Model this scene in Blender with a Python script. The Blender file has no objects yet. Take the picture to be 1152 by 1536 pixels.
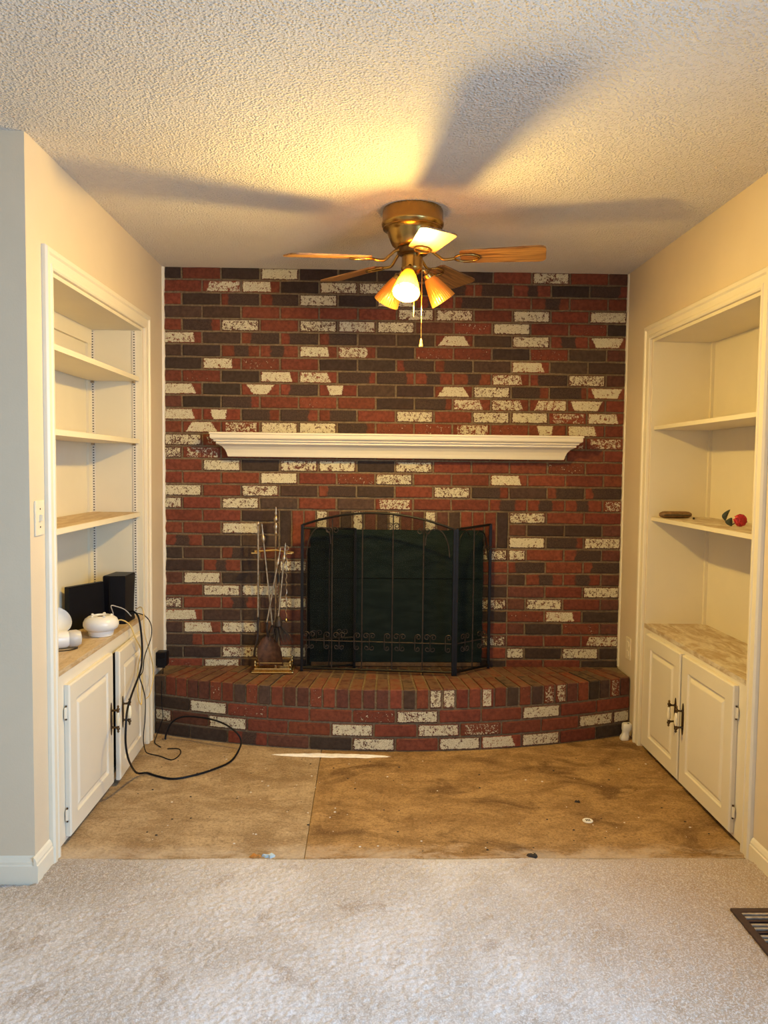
import bpy, bmesh, math, random
import numpy as np
from mathutils import Matrix, Vector
random.seed(7)
rng = np.random.default_rng(11)
scene = bpy.context.scene
COL = scene.collection
PI = math.pi
# ------------------------------------------------------------------ camera
def cam_matrix(pitch, yaw, roll, loc):
    f = Vector((math.sin(yaw)*math.cos(pitch), math.cos(yaw)*math.cos(pitch), math.sin(pitch)))
    r = Vector((math.cos(yaw), -math.sin(yaw), 0)); u = r.cross(f)
    c, s = math.cos(roll), math.sin(roll)
    R, U = r*c + u*s, u*c - r*s
    m = Matrix((R, U, -f)).transposed().to_4x4(); m.translation = loc
    return m
cd = bpy.data.cameras.new('camera'); cam = bpy.data.objects.new('camera', cd); COL.objects.link(cam)
cd.sensor_fit = 'VERTICAL'; cd.sensor_height = 36.0; cd.lens = 1176.97/1536*36.0
cd.clip_start = .05
cam.matrix_world = cam_matrix(-.0574, .0232, .0105, (0, 0, 1.3952))
scene.camera = cam
# ------------------------------------------------------------------ view + world + daylight + added fill
vs = scene.view_settings
vs.view_transform = 'Standard'; vs.look = 'None'; vs.gamma = 1; vs.exposure = 0.0
vs.use_curve_mapping = False
scene.cycles.use_denoising = True
scene.cycles.sample_clamp_indirect = 6.0
world = bpy.data.worlds.new('sky'); scene.world = world; world.use_nodes = True
bg = world.node_tree.nodes['Background']; bg.inputs[0].default_value = (.62, .78, 1, 1); bg.inputs[1].default_value = .6
def area(name, loc, rot, sx, sy, power, color):
    l = bpy.data.lights.new(name, 'AREA'); l.shape = 'RECTANGLE'; l.size = sx; l.size_y = sy
    l.energy = power; l.color = color
    o = bpy.data.objects.new(name, l); COL.objects.link(o); o.location = loc; o.rotation_euler = rot
    return o
# daylight through the glazed door beside the camera; added warm fill from behind
area('daylight_patio_door', (1.98, .50, 1.55), Vector((-.74, .34, -.58)).to_track_quat('-Z', 'Y').to_euler(), 1.9, 1.7, 230, (.32, .61, 1))
area('rear_warm_fill', (-.9, -2.30, 1.30), (PI/2, 0, 0), 2.6, 1.5, 21, (1, .78, .50))
# ------------------------------------------------------------------ node helper
class NT:
    def __init__(s, name):
        s.m = bpy.data.materials.new(name); s.m.use_nodes = True
        s.t = s.m.node_tree; s.n = s.t.nodes; s.l = s.t.links
        s.b = s.n['Principled BSDF']; s.out = s.n['Material Output']
    def set(s, sock, v):
        if isinstance(v, bpy.types.NodeSocket): s.l.new(v, sock)
        elif v is not None:
            if isinstance(v, tuple) and len(v) == 3 and sock.type == 'RGBA': v = (*v, 1)
            sock.default_value = v
    def math(s, op, a, b=None, c=None, clamp=False):
        n = s.n.new('ShaderNodeMath'); n.operation = op; n.use_clamp = clamp
        for i, v in enumerate((a, b, c)): s.set(n.inputs[i], v)
        return n.outputs[0]
    def mix(s, f, a, b, mode='MIX'):
        n = s.n.new('ShaderNodeMix'); n.data_type = 'RGBA'; n.blend_type = mode
        s.set(n.inputs[0], f); s.set(n.inputs[6], a); s.set(n.inputs[7], b)
        return n.outputs[2]
    def pos(s): return s.n.new('ShaderNodeNewGeometry').outputs['Position']
    def normal(s): return s.n.new('ShaderNodeNewGeometry').outputs['Normal']
    def coord(s, k): return s.n.new('ShaderNodeTexCoord').outputs[k]
    def sep(s, v):
        n = s.n.new('ShaderNodeSeparateXYZ'); s.set(n.inputs[0], v); return n.outputs
    def map(s, v, scale=(1,1,1), loc=(0,0,0), rot=(0,0,0)):
        n = s.n.new('ShaderNodeMapping'); s.set(n.inputs[0], v)
        n.inputs['Scale'].default_value = scale; n.inputs['Location'].default_value = loc; n.inputs['Rotation'].default_value = rot
        return n.outputs[0]
    def noise(s, v, scale, detail=3, rough=.55, dist=0):
        n = s.n.new('ShaderNodeTexNoise'); s.set(n.inputs['Vector'], v)
        n.inputs['Scale'].default_value = scale; n.inputs['Detail'].default_value = detail
        n.inputs['Roughness'].default_value = rough; n.inputs['Distortion'].default_value = dist
        return n.outputs[0]
    def voronoi(s, v, scale, feature='F1'):
        n = s.n.new('ShaderNodeTexVoronoi'); n.feature = feature; s.set(n.inputs['Vector'], v); n.inputs['Scale'].default_value = scale
        return n.outputs[0]
    def ramp(s, f, stops):
        n = s.n.new('ShaderNodeValToRGB'); s.set(n.inputs[0], f); e = n.color_ramp.elements
        while len(e) < len(stops): e.new(.5)
        for k, (p, c) in enumerate(stops):
            e[k].position = p; e[k].color = (*c, 1) if isinstance(c, tuple) else (c, c, c, 1)
        return n.outputs[0]
    def step(s, x, a, b):
        n = s.n.new('ShaderNodeMapRange'); n.interpolation_type = 'SMOOTHSTEP'
        s.set(n.inputs[0], x); s.set(n.inputs[1], a); s.set(n.inputs[2], b); n.inputs[3].default_value = 0; n.inputs[4].default_value = 1
        return n.outputs[0]
    def attr(s, name, kind, out='Fac'):
        n = s.n.new('ShaderNodeAttribute'); n.attribute_type = kind; n.attribute_name = name; return n.outputs[out]
    def bump(s, h, strength, dist=.01):
        n = s.n.new('ShaderNodeBump'); s.set(n.inputs['Height'], h); n.inputs['Strength'].default_value = strength
        n.inputs['Distance'].default_value = dist; s.l.new(n.outputs[0], s.b.inputs['Normal'])
    def base(s, c, rough=.6, metal=0, spec=None):
        s.set(s.b.inputs['Base Color'], c); s.set(s.b.inputs['Roughness'], rough); s.set(s.b.inputs['Metallic'], metal)
        if spec is not None: s.b.inputs['Specular IOR Level'].default_value = spec
        return s.m
M = {}
def plain(name, c, rough=.5, metal=0, vary=.12, scale=25, spec=None):
    t = NT(name); n = t.noise(t.pos(), scale, 4)
    lo = tuple(x*(1-vary) for x in c); hi = tuple(min(1, x*(1+vary)) for x in c)
    col = t.ramp(n, [(.3, lo), (.7, hi)])
    M[name] = t.base(col, rough, metal, spec); return M[name]
def painted(name, c, dirt=(.35, .26, .16), amount=.5, rough=.55, bumps=.08):
    """wall or woodwork paint with faint scuffs"""
    t = NT(name); p = t.pos()
    n = t.noise(p, 3.0, 6, .6); d = t.noise(p, 34, 4, .7)
    col = t.mix(t.step(n, .35, .75), tuple(x*.95 for x in c), c)
    spots = t.math('MULTIPLY', t.step(d, .68, .80), amount)
    col = t.mix(spots, col, dirt)
    t.bump(t.noise(p, 160, 2), bumps, .004)
    M[name] = t.base(col, rough); return M[name]
painted('wall_paint', (.69, .57, .405), amount=.10)
painted('trim_paint', (.80, .72, .56), amount=.35, rough=.40)
painted('cabinet_paint', (.79, .72, .58), amount=.22, rough=.42)
painted('shelf_paint', (.78, .70, .52), amount=.25, rough=.45)
plain('dark_iron', (.010, .009, .010), .45, .6)
plain('rusty_iron', (.042, .030, .024), .55, .5, .5, 60)
plain('pan_rust', (.095, .040, .018), .6, .35, .5, 40)
plain('black_plastic', (.004, .004, .006), .42, spec=.18)
plain('black_rubber', (.005, .005, .007), .5, spec=.2)
plain('white_plastic', (.80, .77, .70), .30, 0, .03)
plain('cream_plastic', (.78, .68, .50), .35, 0, .05)
plain('yellow_cable', (.72, .50, .16), .45)
plain('grey_cable', (.62, .60, .57), .45)
plain('blue_led', (.04, .10, .7), .4)
plain('brass', (.62, .42, .16), .24, 1.0, .18, 30)
plain('antique_brass', (.40, .26, .085), .26, 1.0, .15, 12)
plain('dark_bronze', (.10, .062, .028), .35, .9, .3, 50)
plain('steel', (.46, .37, .26), .32, 1.0, .35, 60)
plain('porcelain', (.85, .74, .50), .2, 0, .06)
plain('leather', (.20, .105, .035), .55, 0, .35, 60)
plain('rose_petal', (.50, .022, .035), .5, 0, .3, 80)
plain('leaf_dark', (.035, .045, .03), .6, 0, .3, 50)
plain('soot_and_gap_shade', (.012, .010, .009), .9)
plain('bristle', (.03, .022, .017), .9, 0, .4, 200)
plain('plaster_dust', (.86, .82, .76), .9, 0, .1, 60)
plain('dark_debris', (.03, .022, .016), .9)
plain('pale_debris', (.66, .60, .52), .9)
plain('vent_brown', (.055, .028, .026), .45, .2, .3, 40)
plain('vent_worn', (.42, .36, .30), .5, .3, .3, 60)
plain('frame_white', (.80, .80, .78), .4)
# lamp shade glass: amber, lets the bulb through
def glass_shade():
    t = NT('amber_glass')
    tr = t.n.new('ShaderNodeBsdfTransparent'); tr.inputs[0].default_value = (1, .78, .34, 1)
    tl = t.n.new('ShaderNodeBsdfTranslucent'); tl.inputs[0].default_value = (.92, .54, .07, 1)
    df = t.n.new('ShaderNodeBsdfDiffuse'); df.inputs[0].default_value = (.78, .46, .10, 1)
    gl = t.n.new('ShaderNodeBsdfGlossy'); gl.inputs[1].default_value = .12
    def mx(f, a, b):
        n = t.n.new('ShaderNodeMixShader'); n.inputs[0].default_value = f; t.l.new(a, n.inputs[1]); t.l.new(b, n.inputs[2]); return n.outputs[0]
    s = mx(.45, tl.outputs[0], df.outputs[0]); s = mx(.22, s, tr.outputs[0]); s = mx(.05, s, gl.outputs[0])
    t.l.new(s, t.out.inputs[0]); M['amber_glass'] = t.m
glass_shade()
def emit(name, c, k):
    t = NT(name); t.base((.9, .8, .6), .3); t.b.inputs['Emission Color'].default_value = (*c, 1); t.b.inputs['Emission Strength'].default_value = k
    M[name] = t.m
emit('bulb_glow', (1, .80, .36), 6)
def mesh_cloth():
    t = NT('wire_mesh'); tr = t.n.new('ShaderNodeBsdfTransparent'); df = t.n.new('ShaderNodeBsdfDiffuse'); df.inputs[0].default_value = (.012, .012, .012, 1)
    mx = t.n.new('ShaderNodeMixShader'); mx.inputs[0].default_value = .30
    t.l.new(tr.outputs[0], mx.inputs[1]); t.l.new(df.outputs[0], mx.inputs[2]); t.l.new(mx.outputs[0], t.out.inputs[0])
    M['wire_mesh'] = t.m
mesh_cloth()
def pane():
    t = NT('clear_pane')
    tr = t.n.new('ShaderNodeBsdfTransparent'); gl = t.n.new('ShaderNodeBsdfGlossy'); gl.inputs[1].default_value = .02
    mx = t.n.new('ShaderNodeMixShader'); mx.inputs[0].default_value = .06
    t.l.new(tr.outputs[0], mx.inputs[1]); t.l.new(gl.outputs[0], mx.inputs[2]); t.l.new(mx.outputs[0], t.out.inputs[0]); M['clear_pane'] = t.m
pane()
def frosted():
    t = NT('frosted_lens'); t.base((.78, .74, .66), .35); t.b.inputs['Transmission Weight'].default_value = .35; M['frosted_lens'] = t.m
frosted()
# ceiling: heavy stipple
def ceiling_mat():
    t = NT('stippled_ceiling'); p = t.pos()
    a = t.noise(p, 135, 3, .65); v = t.voronoi(p, 105); h = t.math('ADD', t.math('MULTIPLY', a, 1.2), t.math('MULTIPLY', t.step(v, .1, .6), -.7))
    n = t.noise(p, 1.3, 5, .6)
    col = t.mix(t.step(n, .3, .7), (.76, .70, .63), (.82, .77, .70))
    sp = t.noise(t.map(p, (1, 2.2, 1), rot=(0, 0, .6)), 42, 3, .8)
    col = t.mix(t.math('MULTIPLY', t.step(sp, .735, .80), .55), col, (.22, .15, .09))
    t.bump(h, .75, .012)
    M['stippled_ceiling'] = t.base(col, .85)
ceiling_mat()
def carpet_mat():
    t = NT('beige_carpet'); p = t.pos(); x, y, z = t.sep(p)
    tuft = t.noise(p, 190, 4, .7)
    big = t.noise(p, 2.1, 5, .62, .6); mid = t.noise(p, 6.5, 4, .6, .4)
    col = t.mix(t.step(big, .36, .66), (.46, .395, .34), (.62, .57, .54))
    col = t.mix(t.math('MULTIPLY', t.step(mid, .56, .70), .6), col, (.30, .205, .125))
    # worn, greyed strip along the cut edge and shade towards the right-hand cabinet painted in as brown
    col = t.mix(t.math('MULTIPLY', t.step(x, .30, 1.05), .80), col, (.35, .225, .115))
    lf = t.math('MULTIPLY', t.step(t.math('MULTIPLY', x, -1), .35, 1.0), t.step(y, 2.25, 2.6))
    col = t.mix(t.math('MULTIPLY', lf, .75), col, (.25, .19, .13))
    col = t.mix(t.math('MULTIPLY', t.step(tuft, .47, .58), .42), col, (.84, .81, .79))
    g2 = t.noise(t.map(p, loc=(7, 3, 0)), 105, 4, .75)
    col = t.mix(t.math('MULTIPLY', t.step(g2, .50, .62), .42), col, (.33, .265, .215))
    t.bump(tuft, .5, .006)
    M['beige_carpet'] = t.base(col, .95, 0, .1); t.b.inputs['Sheen Weight'].default_value = .25
carpet_mat()
def ply_mat(name, lo, hi, stain, amt):
    t = NT(name); p = t.pos()
    g = t.noise(t.map(p, (1, 1.8, 1)), 4.5, 8, .70, .5); b = t.noise(t.map(p, (1, 1.5, 1), (5, 2, 0)), 3.1, 7, .68, .8); f = t.noise(p, 85, 5, .75); m = t.noise(p, 19, 6, .7)
    col = t.mix(t.step(g, .36, .64), lo, hi)
    col = t.mix(t.math('MULTIPLY', t.step(b, .50, .66), amt), col, stain)
    pale = t.noise(t.map(p, (1, 1.6, 1), (3, 1, 0)), 9, 7, .75)
    col = t.mix(t.math('MULTIPLY', t.step(pale, .58, .74), .55), col, tuple(min(1, x*1.7+.06) for x in hi))
    col = t.mix(t.math('MULTIPLY', t.step(m, .46, .70), .45), col, tuple(x*.55 for x in lo))
    col = t.mix(t.math('MULTIPLY', t.step(f, .47, .60), .50), col, tuple(x*.50 for x in lo))
    f2 = t.noise(t.map(p, loc=(2, 9, 0)), 130, 4, .75)
    col = t.mix(t.math('MULTIPLY', t.step(f2, .54, .66), .35), col, tuple(min(1, x*1.5+.05) for x in hi))
    yy = t.sep(p)[1]; ed = t.math('MULTIPLY', t.math('SUBTRACT', 1, t.step(t.math('ADD', yy, t.math('MULTIPLY', pale, -.22)), 2.62, 2.74)), .55)
    col = t.mix(t.math('MULTIPLY', ed, t.step(g, .40, .58)), col, (.52, .44, .36))
    t.bump(t.math('ADD', f, m), .5, .006)
    M[name] = t.base(col, .85, 0, .15)
ply_mat('sandy_subfloor', (.33, .225, .125), (.49, .36, .22), (.24, .145, .070), .6)
ply_mat('brown_subfloor', (.27, .155, .062), (.44, .27, .115), (.115, .058, .023), .85)
def wood(name, a, b, rough=.45, scale=(2, 26, 26)):
    t = NT(name); p = t.coord('Object')
    g = t.noise(t.map(p, scale), 2.4, 5, .6, 1.2); f = t.noise(t.map(p, tuple(s*5 for s in scale)), 3, 3)
    col = t.mix(t.step(g, .36, .62), a, b); col = t.mix(t.math('MULTIPLY', t.step(f, .5, .7), .35), col, tuple(x*.55 for x in a))
    M[name] = t.base(col, rough)
wood('oak_blade', (.13, .050, .012), (.36, .18, .054), .45, (1.6, 34, 34))
wood('worn_counter', (.46, .30, .14), (.60, .46, .28), .5, (9, 2, 9))
wood('dusty_counter', (.44, .31, .17), (.66, .58, .45), .55, (6, 2, 6))
wood('fob_wood', (.42, .20, .06), (.5, .26, .09))
def board_mat():
    t = NT('green_board'); p = t.pos()
    g = t.noise(t.map(p, (1.5, 1, 6)), 5, 5, .7, .6); sp = t.noise(p, 33, 3, .75)
    col = t.mix(t.step(g, .35, .7), (.010, .020, .019), (.024, .037, .033))
    col = t.mix(t.math('MULTIPLY', t.step(sp, .745, .77), .6), col, (.30, .22, .12))
    M['green_board'] = t.base(col, .85, 0, .05)
board_mat()
def standard_mat():
    t = NT('slotted_strip'); z = t.sep(t.pos())[2]
    fr = t.math('FRACT', t.math('MULTIPLY', z, 1/.0127)); x = t.sep(t.coord('Generated'))[0]
    m = t.math('MULTIPLY', t.math('LESS_THAN', fr, .42), t.math('MULTIPLY', t.math('GREATER_THAN', x, .30), t.math('LESS_THAN', x, .70)))
    M['slotted_strip'] = t.base(t.mix(m, (.74, .68, .57), (.05, .04, .03)), .45)
standard_mat()
# ---- brick: base colour, burnt (dark) zone and leftover white paint are set brick by brick
def brick_mat(name, kind):
    t = NT(name); p = t.pos()
    if kind == 'OBJECT': u, _, v = t.sep(t.coord('Generated'))
    else: u, _, v = t.sep(t.attr('buv', 'GEOMETRY', 'Vector'))
    A = lambda k: t.attr(k, kind)
    base = t.attr('base', kind, 'Color')
    n1 = t.noise(p, 55, 4, .6); n2 = t.noise(p, 150, 4, .7); n3 = t.noise(p, 420, 2, .6); n4 = t.noise(p, 22, 3, .6)
    col = t.mix(t.step(n1, .3, .7), base, t.mix(1, base, (.62, .60, .58), 'MULTIPLY'))
    col = t.mix(t.math('MULTIPLY', t.step(n3, .5, .75), .35), col, (.10, .050, .028))
    ud = t.math('ADD', u, t.math('MULTIPLY', t.math('SUBTRACT', n4, .5), .22))
    d0, d1 = A('d0'), A('d1')
    dm = t.math('MULTIPLY', t.step(ud, t.math('SUBTRACT', d0, .03), t.math('ADD', d0, .03)), t.math('SUBTRACT', 1, t.step(ud, t.math('SUBTRACT', d1, .03), t.math('ADD', d1, .03))))
    dark = t.mix(t.step(n2, .35, .65), (.033, .022, .017), (.066, .044, .031))
    col = t.mix(t.math('MULTIPLY', dm, .93), col, dark)
    vv = t.math('SUBTRACT', v, .5)
    lo = t.math('ADD', A('w0'), t.math('MULTIPLY', A('s0'), vv)); hi = t.math('ADD', A('w1'), t.math('MULTIPLY', A('s1'), vv))
    jit = t.math('ADD', t.math('MULTIPLY', t.math('SUBTRACT', n2, .5), .16), t.math('MULTIPLY', t.math('SUBTRACT', n1, .5), .08))
    uw = t.math('ADD', u, jit); vw = t.math('ADD', v, t.math('MULTIPLY', jit, 1.8))
    wm = t.math('MULTIPLY', t.math('GREATER_THAN', uw, lo), t.math('LESS_THAN', uw, hi))
    wm = t.math('MULTIPLY', wm, t.math('MULTIPLY', t.math('GREATER_THAN', vw, .08), t.math('LESS_THAN', vw, .93)))
    pe = t.math('ADD', t.math('MULTIPLY', n2, .6), t.math('MULTIPLY', n1, .4))
    wm = t.math('MULTIPLY', wm, t.step(pe, A('peel'), t.math('ADD', A('peel'), .025)))
    white = t.mix(t.step(n3, .3, .7), (.42, .36, .215), (.76, .69, .49))
    col = t.mix(wm, col, white)
    nz = t.sep(t.normal())[2]
    col = t.mix(t.math('MULTIPLY', t.step(nz, .55, .9), t.math('MULTIPLY', t.step(n4, .30, .6), .60)), col, (.20, .120, .062))   # settled dust on upward faces
    t.bump(t.math('ADD', t.math('MULTIPLY', n2, .6), t.math('MULTIPLY', wm, .45)), .55, .004)
    M[name] = t.base(col, .78, 0, .25)
brick_mat('brick', 'OBJECT'); brick_mat('brick_joined', 'GEOMETRY')
def mortar_mat():
    t = NT('mortar'); p = t.pos(); n = t.noise(p, 90, 4, .65); b = t.noise(p, 2.2, 3)
    col = t.mix(t.step(n, .3, .7), (.15, .105, .060), (.25, .180, .105))
    col = t.mix(t.math('MULTIPLY', t.step(b, .4, .7), .35), col, (.09, .055, .033))
    t.bump(n, .6, .005); M['mortar'] = t.base(col, .92, 0, .1)
mortar_mat()
# ------------------------------------------------------------------ mesh helpers (world coordinates)
WO = {}
def link(name, me, parent=None, mat=None, loc=(0, 0, 0)):
    o = bpy.data.objects.new(name, me); COL.objects.link(o)
    if mat and me is not None and not me.materials: me.materials.append(M[mat])
    w = Vector(loc); WO[o] = w
    if parent is not None:
        o.parent = parent; o.location = w - WO[parent]
    else: o.location = w
    return o
def tag(o, label, cat, group=None, kind=None):
    if label: o['label'] = label
    if cat: o['category'] = cat
    if group: o['group'] = group
    if kind: o['kind'] = kind
    return o
def thing(name, loc, label, cat, group=None):
    o = bpy.data.objects.new(name, None); COL.objects.link(o); o.empty_display_size = .05
    o.location = loc; WO[o] = Vector(loc); return tag(o, label, cat, group)
class MB:
    def __init__(s): s.v = []; s.f = []
    def add(s, vs, fs):
        k = len(s.v); s.v += [tuple(v) for v in vs]; s.f += [tuple(i+k for i in f) for f in fs]; return s
    def box(s, x0, x1, y0, y1, z0, z1, b=0):
        if b <= 0:
            vs = [(x, y, z) for x in (x0, x1) for y in (y0, y1) for z in (z0, z1)]
            return s.add(vs, [(0,1,3,2), (4,6,7,5), (0,4,5,1), (2,3,7,6), (0,2,6,4), (1,5,7,3)])
        bm = bmesh.new(); bmesh.ops.create_cube(bm, size=1)
        for v in bm.verts: v.co = Vector(((x0+x1)/2+v.co.x*(x1-x0), (y0+y1)/2+v.co.y*(y1-y0), (z0+z1)/2+v.co.z*(z1-z0)))
        bmesh.ops.bevel(bm, geom=bm.edges[:], offset=b, segments=2, affect='EDGES', profile=.6)
        bm.verts.index_update(); s.add([v.co[:] for v in bm.verts], [[v.index for v in f.verts] for f in bm.faces]); bm.free(); return s
    def prism(s, poly, a0, a1, axis):
        """poly: 2-D points; axis 'x': (y,z) pts, 'y': (x,z), 'z': (x,y)"""
        n = len(poly)
        def P(p, a): return {'x': (a, p[0], p[1]), 'y': (p[0], a, p[1]), 'z': (p[0], p[1], a)}[axis]
        vs = [P(p, a0) for p in poly] + [P(p, a1) for p in poly]
        fs = [tuple(range(n)), tuple(range(2*n-1, n-1, -1))] + [(i, i+n, (i+1) % n+n, (i+1) % n) for i in range(n)]
        return s.add(vs, fs)
    def lathe(s, prof, seg=32, origin=(0,0,0), axis=(0,0,1), flute=0, nfl=12, caps=True):
        ax = Vector(axis).normalized(); q = Vector((0,0,1)).rotation_difference(ax); o = Vector(origin)
        vs = []; n = len(prof)
        for r, z in prof:
            for k in range(seg):
                a = 2*PI*k/seg; rr = r*(1+flute*math.cos(a*nfl)); vs.append(o + q @ Vector((rr*math.cos(a), rr*math.sin(a), z)))
        fs = [(i*seg+k, i*seg+(k+1) % seg, (i+1)*seg+(k+1) % seg, (i+1)*seg+k) for i in range(n-1) for k in range(seg)]
        if caps: fs += [tuple(range(seg-1, -1, -1)), tuple(range((n-1)*seg, n*seg))]
        return s.add(vs, fs)
    def tube(s, pts, r, seg=8, closed=False):
        pts = [Vector(p) for p in pts]; n = len(pts); vs = []
        rs = r if isinstance(r, (list, tuple)) else [r]*n
        nrm = None
        for i, p in enumerate(pts):
            d = (pts[(i+1) % n]-pts[i-1]) if closed else (pts[min(i+1, n-1)]-pts[max(i-1, 0)])
            if d.length < 1e-9: d = Vector((0, 0, 1))
            d.normalize()
            if nrm is None: nrm = d.orthogonal().normalized()
            nrm = (nrm - d*nrm.dot(d))
            if nrm.length < 1e-6: nrm = d.orthogonal()
            nrm.normalize(); bn = d.cross(nrm)
            for k in range(seg):
                a = 2*PI*k/seg; vs.append(p + (nrm*math.cos(a)+bn*math.sin(a))*rs[i])
        m = n if closed else n-1
        fs = [(i*seg+k, i*seg+(k+1) % seg, ((i+1) % n)*seg+(k+1) % seg, ((i+1) % n)*seg+k) for i in range(m) for k in range(seg)]
        if not closed: fs += [tuple(range(seg-1, -1, -1)), tuple(range((n-1)*seg, n*seg))]
        return s.add(vs, fs)
    def rings(s, rings, cap0=True, cap1=True):
        n = len(rings[0]); vs = [p for r in rings for p in r]; m = len(rings)
        fs = [(i*n+k, i*n+(k+1) % n, (i+1)*n+(k+1) % n, (i+1)*n+k) for i in range(m-1) for k in range(n)]
        if cap0: fs.append(tuple(range(n-1, -1, -1)))
        if cap1: fs.append(tuple(range((m-1)*n, m*n)))
        return s.add(vs, fs)
    def build(s, name, mat, parent=None, smooth=False, base=False):
        a = np.array(s.v); lo, hi = a.min(0), a.max(0); c = (lo+hi)/2
        if base: c[2] = lo[2]
        me = bpy.data.meshes.new(name); me.from_pydata([tuple(x) for x in (a-c)], [], s.f); me.update()
        bm = bmesh.new(); bm.from_mesh(me); bmesh.ops.recalc_face_normals(bm, faces=bm.faces[:]); bm.to_mesh(me); bm.free()
        if smooth:
            for p in me.polygons: p.use_smooth = True
            try: me.set_sharp_from_angle(angle=math.radians(42))
            except Exception: pass
        return link(name, me, parent, mat, tuple(c))
def smooth_path(pts, k=6):
    P = [Vector(p) for p in pts]; out = []
    for i in range(len(P)-1):
        p0, p1, p2, p3 = P[max(i-1, 0)], P[i], P[i+1], P[min(i+2, len(P)-1)]
        for j in range(k):
            t = j/k; out.append(.5*((2*p1)+(p2-p0)*t+(2*p0-5*p1+4*p2-p3)*t*t+(3*p1-p0-3*p2+p3)*t**3))
    out.append(P[-1]); return out
def struct(o): o['kind'] = 'structure'; return o
# ------------------------------------------------------------------ dimensions (metres)
XL, XR, YB, H = -1.087, 1.398, 4.242, 2.44
YC = 2.56                      # where the left return wall stands
LO, LI0, LI1, LTOP = 2.68, 2.75, 3.875, 2.055      # left niche opening
RI0, RI1, RTOP = 2.78, 3.865, 2.035                # right niche opening
HT = .31                       # hearth top
# ------------------------------------------------------------------ room shell
struct(MB().box(-3.3, 1.78, -2.45, 4.75, H, H+.1).build('ceiling', 'stippled_ceiling'))
floor = struct(MB().box(-3.3, 1.78, -2.45, 4.75, -.12, -.012).build('floor', 'sandy_subfloor'))
MB().box(-1.36, -.209, 2.722, 4.25, -.012, 0).build('subfloor_sheet', 'sandy_subfloor', floor)
MB().box(-.2055, 1.72, 2.722, 4.25, -.012, 0).build('subfloor_sheet', 'brown_subfloor', floor)
struct(MB().prism([(YC,0),(LI0,0),(LI0,LTOP),(LI1,LTOP),(LI1,0),(4.40,0),(4.40,H),(YC,H)], -1.42, XL, 'x').build('wall_left', 'wall_paint'))
struct(MB().box(-3.2, -1.42, YC, 2.70, 0, H).build('wall_return', 'wall_paint'))
struct(MB().prism([(1.60,0),(RI0,0),(RI0,RTOP),(RI1,RTOP),(RI1,0),(4.40,0),(4.40,H),(1.60,H)], XR, 1.74, 'x').build('wall_right', 'wall_paint'))
struct(MB().prism([(-2.3,0),(-.55,0),(-.55,2.05),(1.45,2.05),(1.45,0),(1.60,0),(1.60,H),(-2.3,H)], XR, 1.52, 'x').build('wall_patio', 'wall_paint'))
struct(MB().box(-3.3, -3.2, -2.3, 2.7, 0, H).build('wall_far_left', 'wall_paint'))
# rear wall with an added window opening: outline with a slit-free ring of four joined strips
rw = MB(); x0, x1, wx0, wx1, wz0, wz1 = -3.2, 1.52, -2.2, .4, .55, 2.05
A = [(x0,0),(x1,0),(x1,H),(x0,H)]; B = [(wx0,wz0),(wx1,wz0),(wx1,wz1),(wx0,wz1)]
vs = [(x,y,z) for y in (-2.42,-2.3) for (x,z) in A+B]; fs = []
for k in range(4):
    j = (k+1) % 4; fs += [(k,j,4+j,4+k), (8+k,12+k,12+j,8+j), (k,8+k,8+j,j), (4+k,4+j,12+j,12+k)]
struct(rw.add(vs, fs).build('wall_rear', 'wall_paint'))
def glazing(name, ax, lo, hi, z0, z1, c, bars):
    """frame with panes in a wall opening"""
    g = MB()
    def bx(a0, a1, zz0, zz1, t=.03):
        return (c-t, c+t, a0, a1, zz0, zz1) if ax == 'x' else (a0, a1, c-t, c+t, zz0, zz1)
    w = struct(MB().box(*bx(lo, hi, z0, z0+.05)).build(name, 'frame_white'))
    for q in (bx(lo, hi, z1-.05, z1), bx(lo, lo+.05, z0+.05, z1-.05), bx(hi-.05, hi, z0+.05, z1-.05)): MB().box(*q).build('frame_bar', 'frame_white', w)
    e = np.linspace(lo+.05, hi-.05, bars+2)
    for k in range(1, bars+1): MB().box(*bx(e[k]-.03, e[k]+.03, z0+.05, z1-.05)).build('frame_bar', 'frame_white', w)
    for k in range(bars+1):
        MB().box(*bx(e[k]+.03*(k > 0), e[k+1]-.03*(k < bars), z0+.05, z1-.05, .003)).build('pane', 'clear_pane', w)
glazing('door_1', 'x', -.55, 1.45, 0, 2.05, 1.46, 1)
glazing('added_window_1', 'y', wx0, wx1, wz0, wz1, -2.36, 1)  # unseen rear window, added to go with the warm fill lamp
# carpet: cut pile over the near part of the floor, real tufts where the camera sees it
nx, ny = 520, 236
gx = np.linspace(-1.70, XR, nx); gy = np.linspace(1.30, 2.724, ny)
h = rng.random((nx, ny)); h = (1.4*h+.6*np.roll(h, 1, 0)+.5*np.roll(h, 1, 1))/2.5; h = np.clip((h-.5)*1.5+.5, 0, 1)
b = rng.random((40, 20)); b = np.kron(b, np.ones((13, 12)))[:nx, :ny]
for _ in range(3):
    for ax in (0, 1): b = (np.roll(b, 4, ax)+b+np.roll(b, -4, ax))/3
z = (.003+.006*h+.006*b)*np.clip((2.724-gy)/.05, .12, 1)[None, :]
ragged = .004*np.sin(np.arange(nx)*.07)+.004*rng.random(nx)
X, Y = np.meshgrid(gx, gy, indexing='ij'); X = X+.002*(rng.random(X.shape)-.5); Y = Y+.002*(rng.random(Y.shape)-.5)
X = np.minimum(X, XR-.001)
Y[:, -1] += -.006+ragged; z[:, -1] = 0.0005
sel = (X < XL) & (Y > YC-.004)           # under the return wall
Y = np.where((X < XL) & (Y > YC-.004), YC-.004, Y)
z = np.where((X < XL+.004) & (Y > YC-.02), .001, z)
co = np.stack([X, Y, z], -1).reshape(-1, 3)
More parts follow.
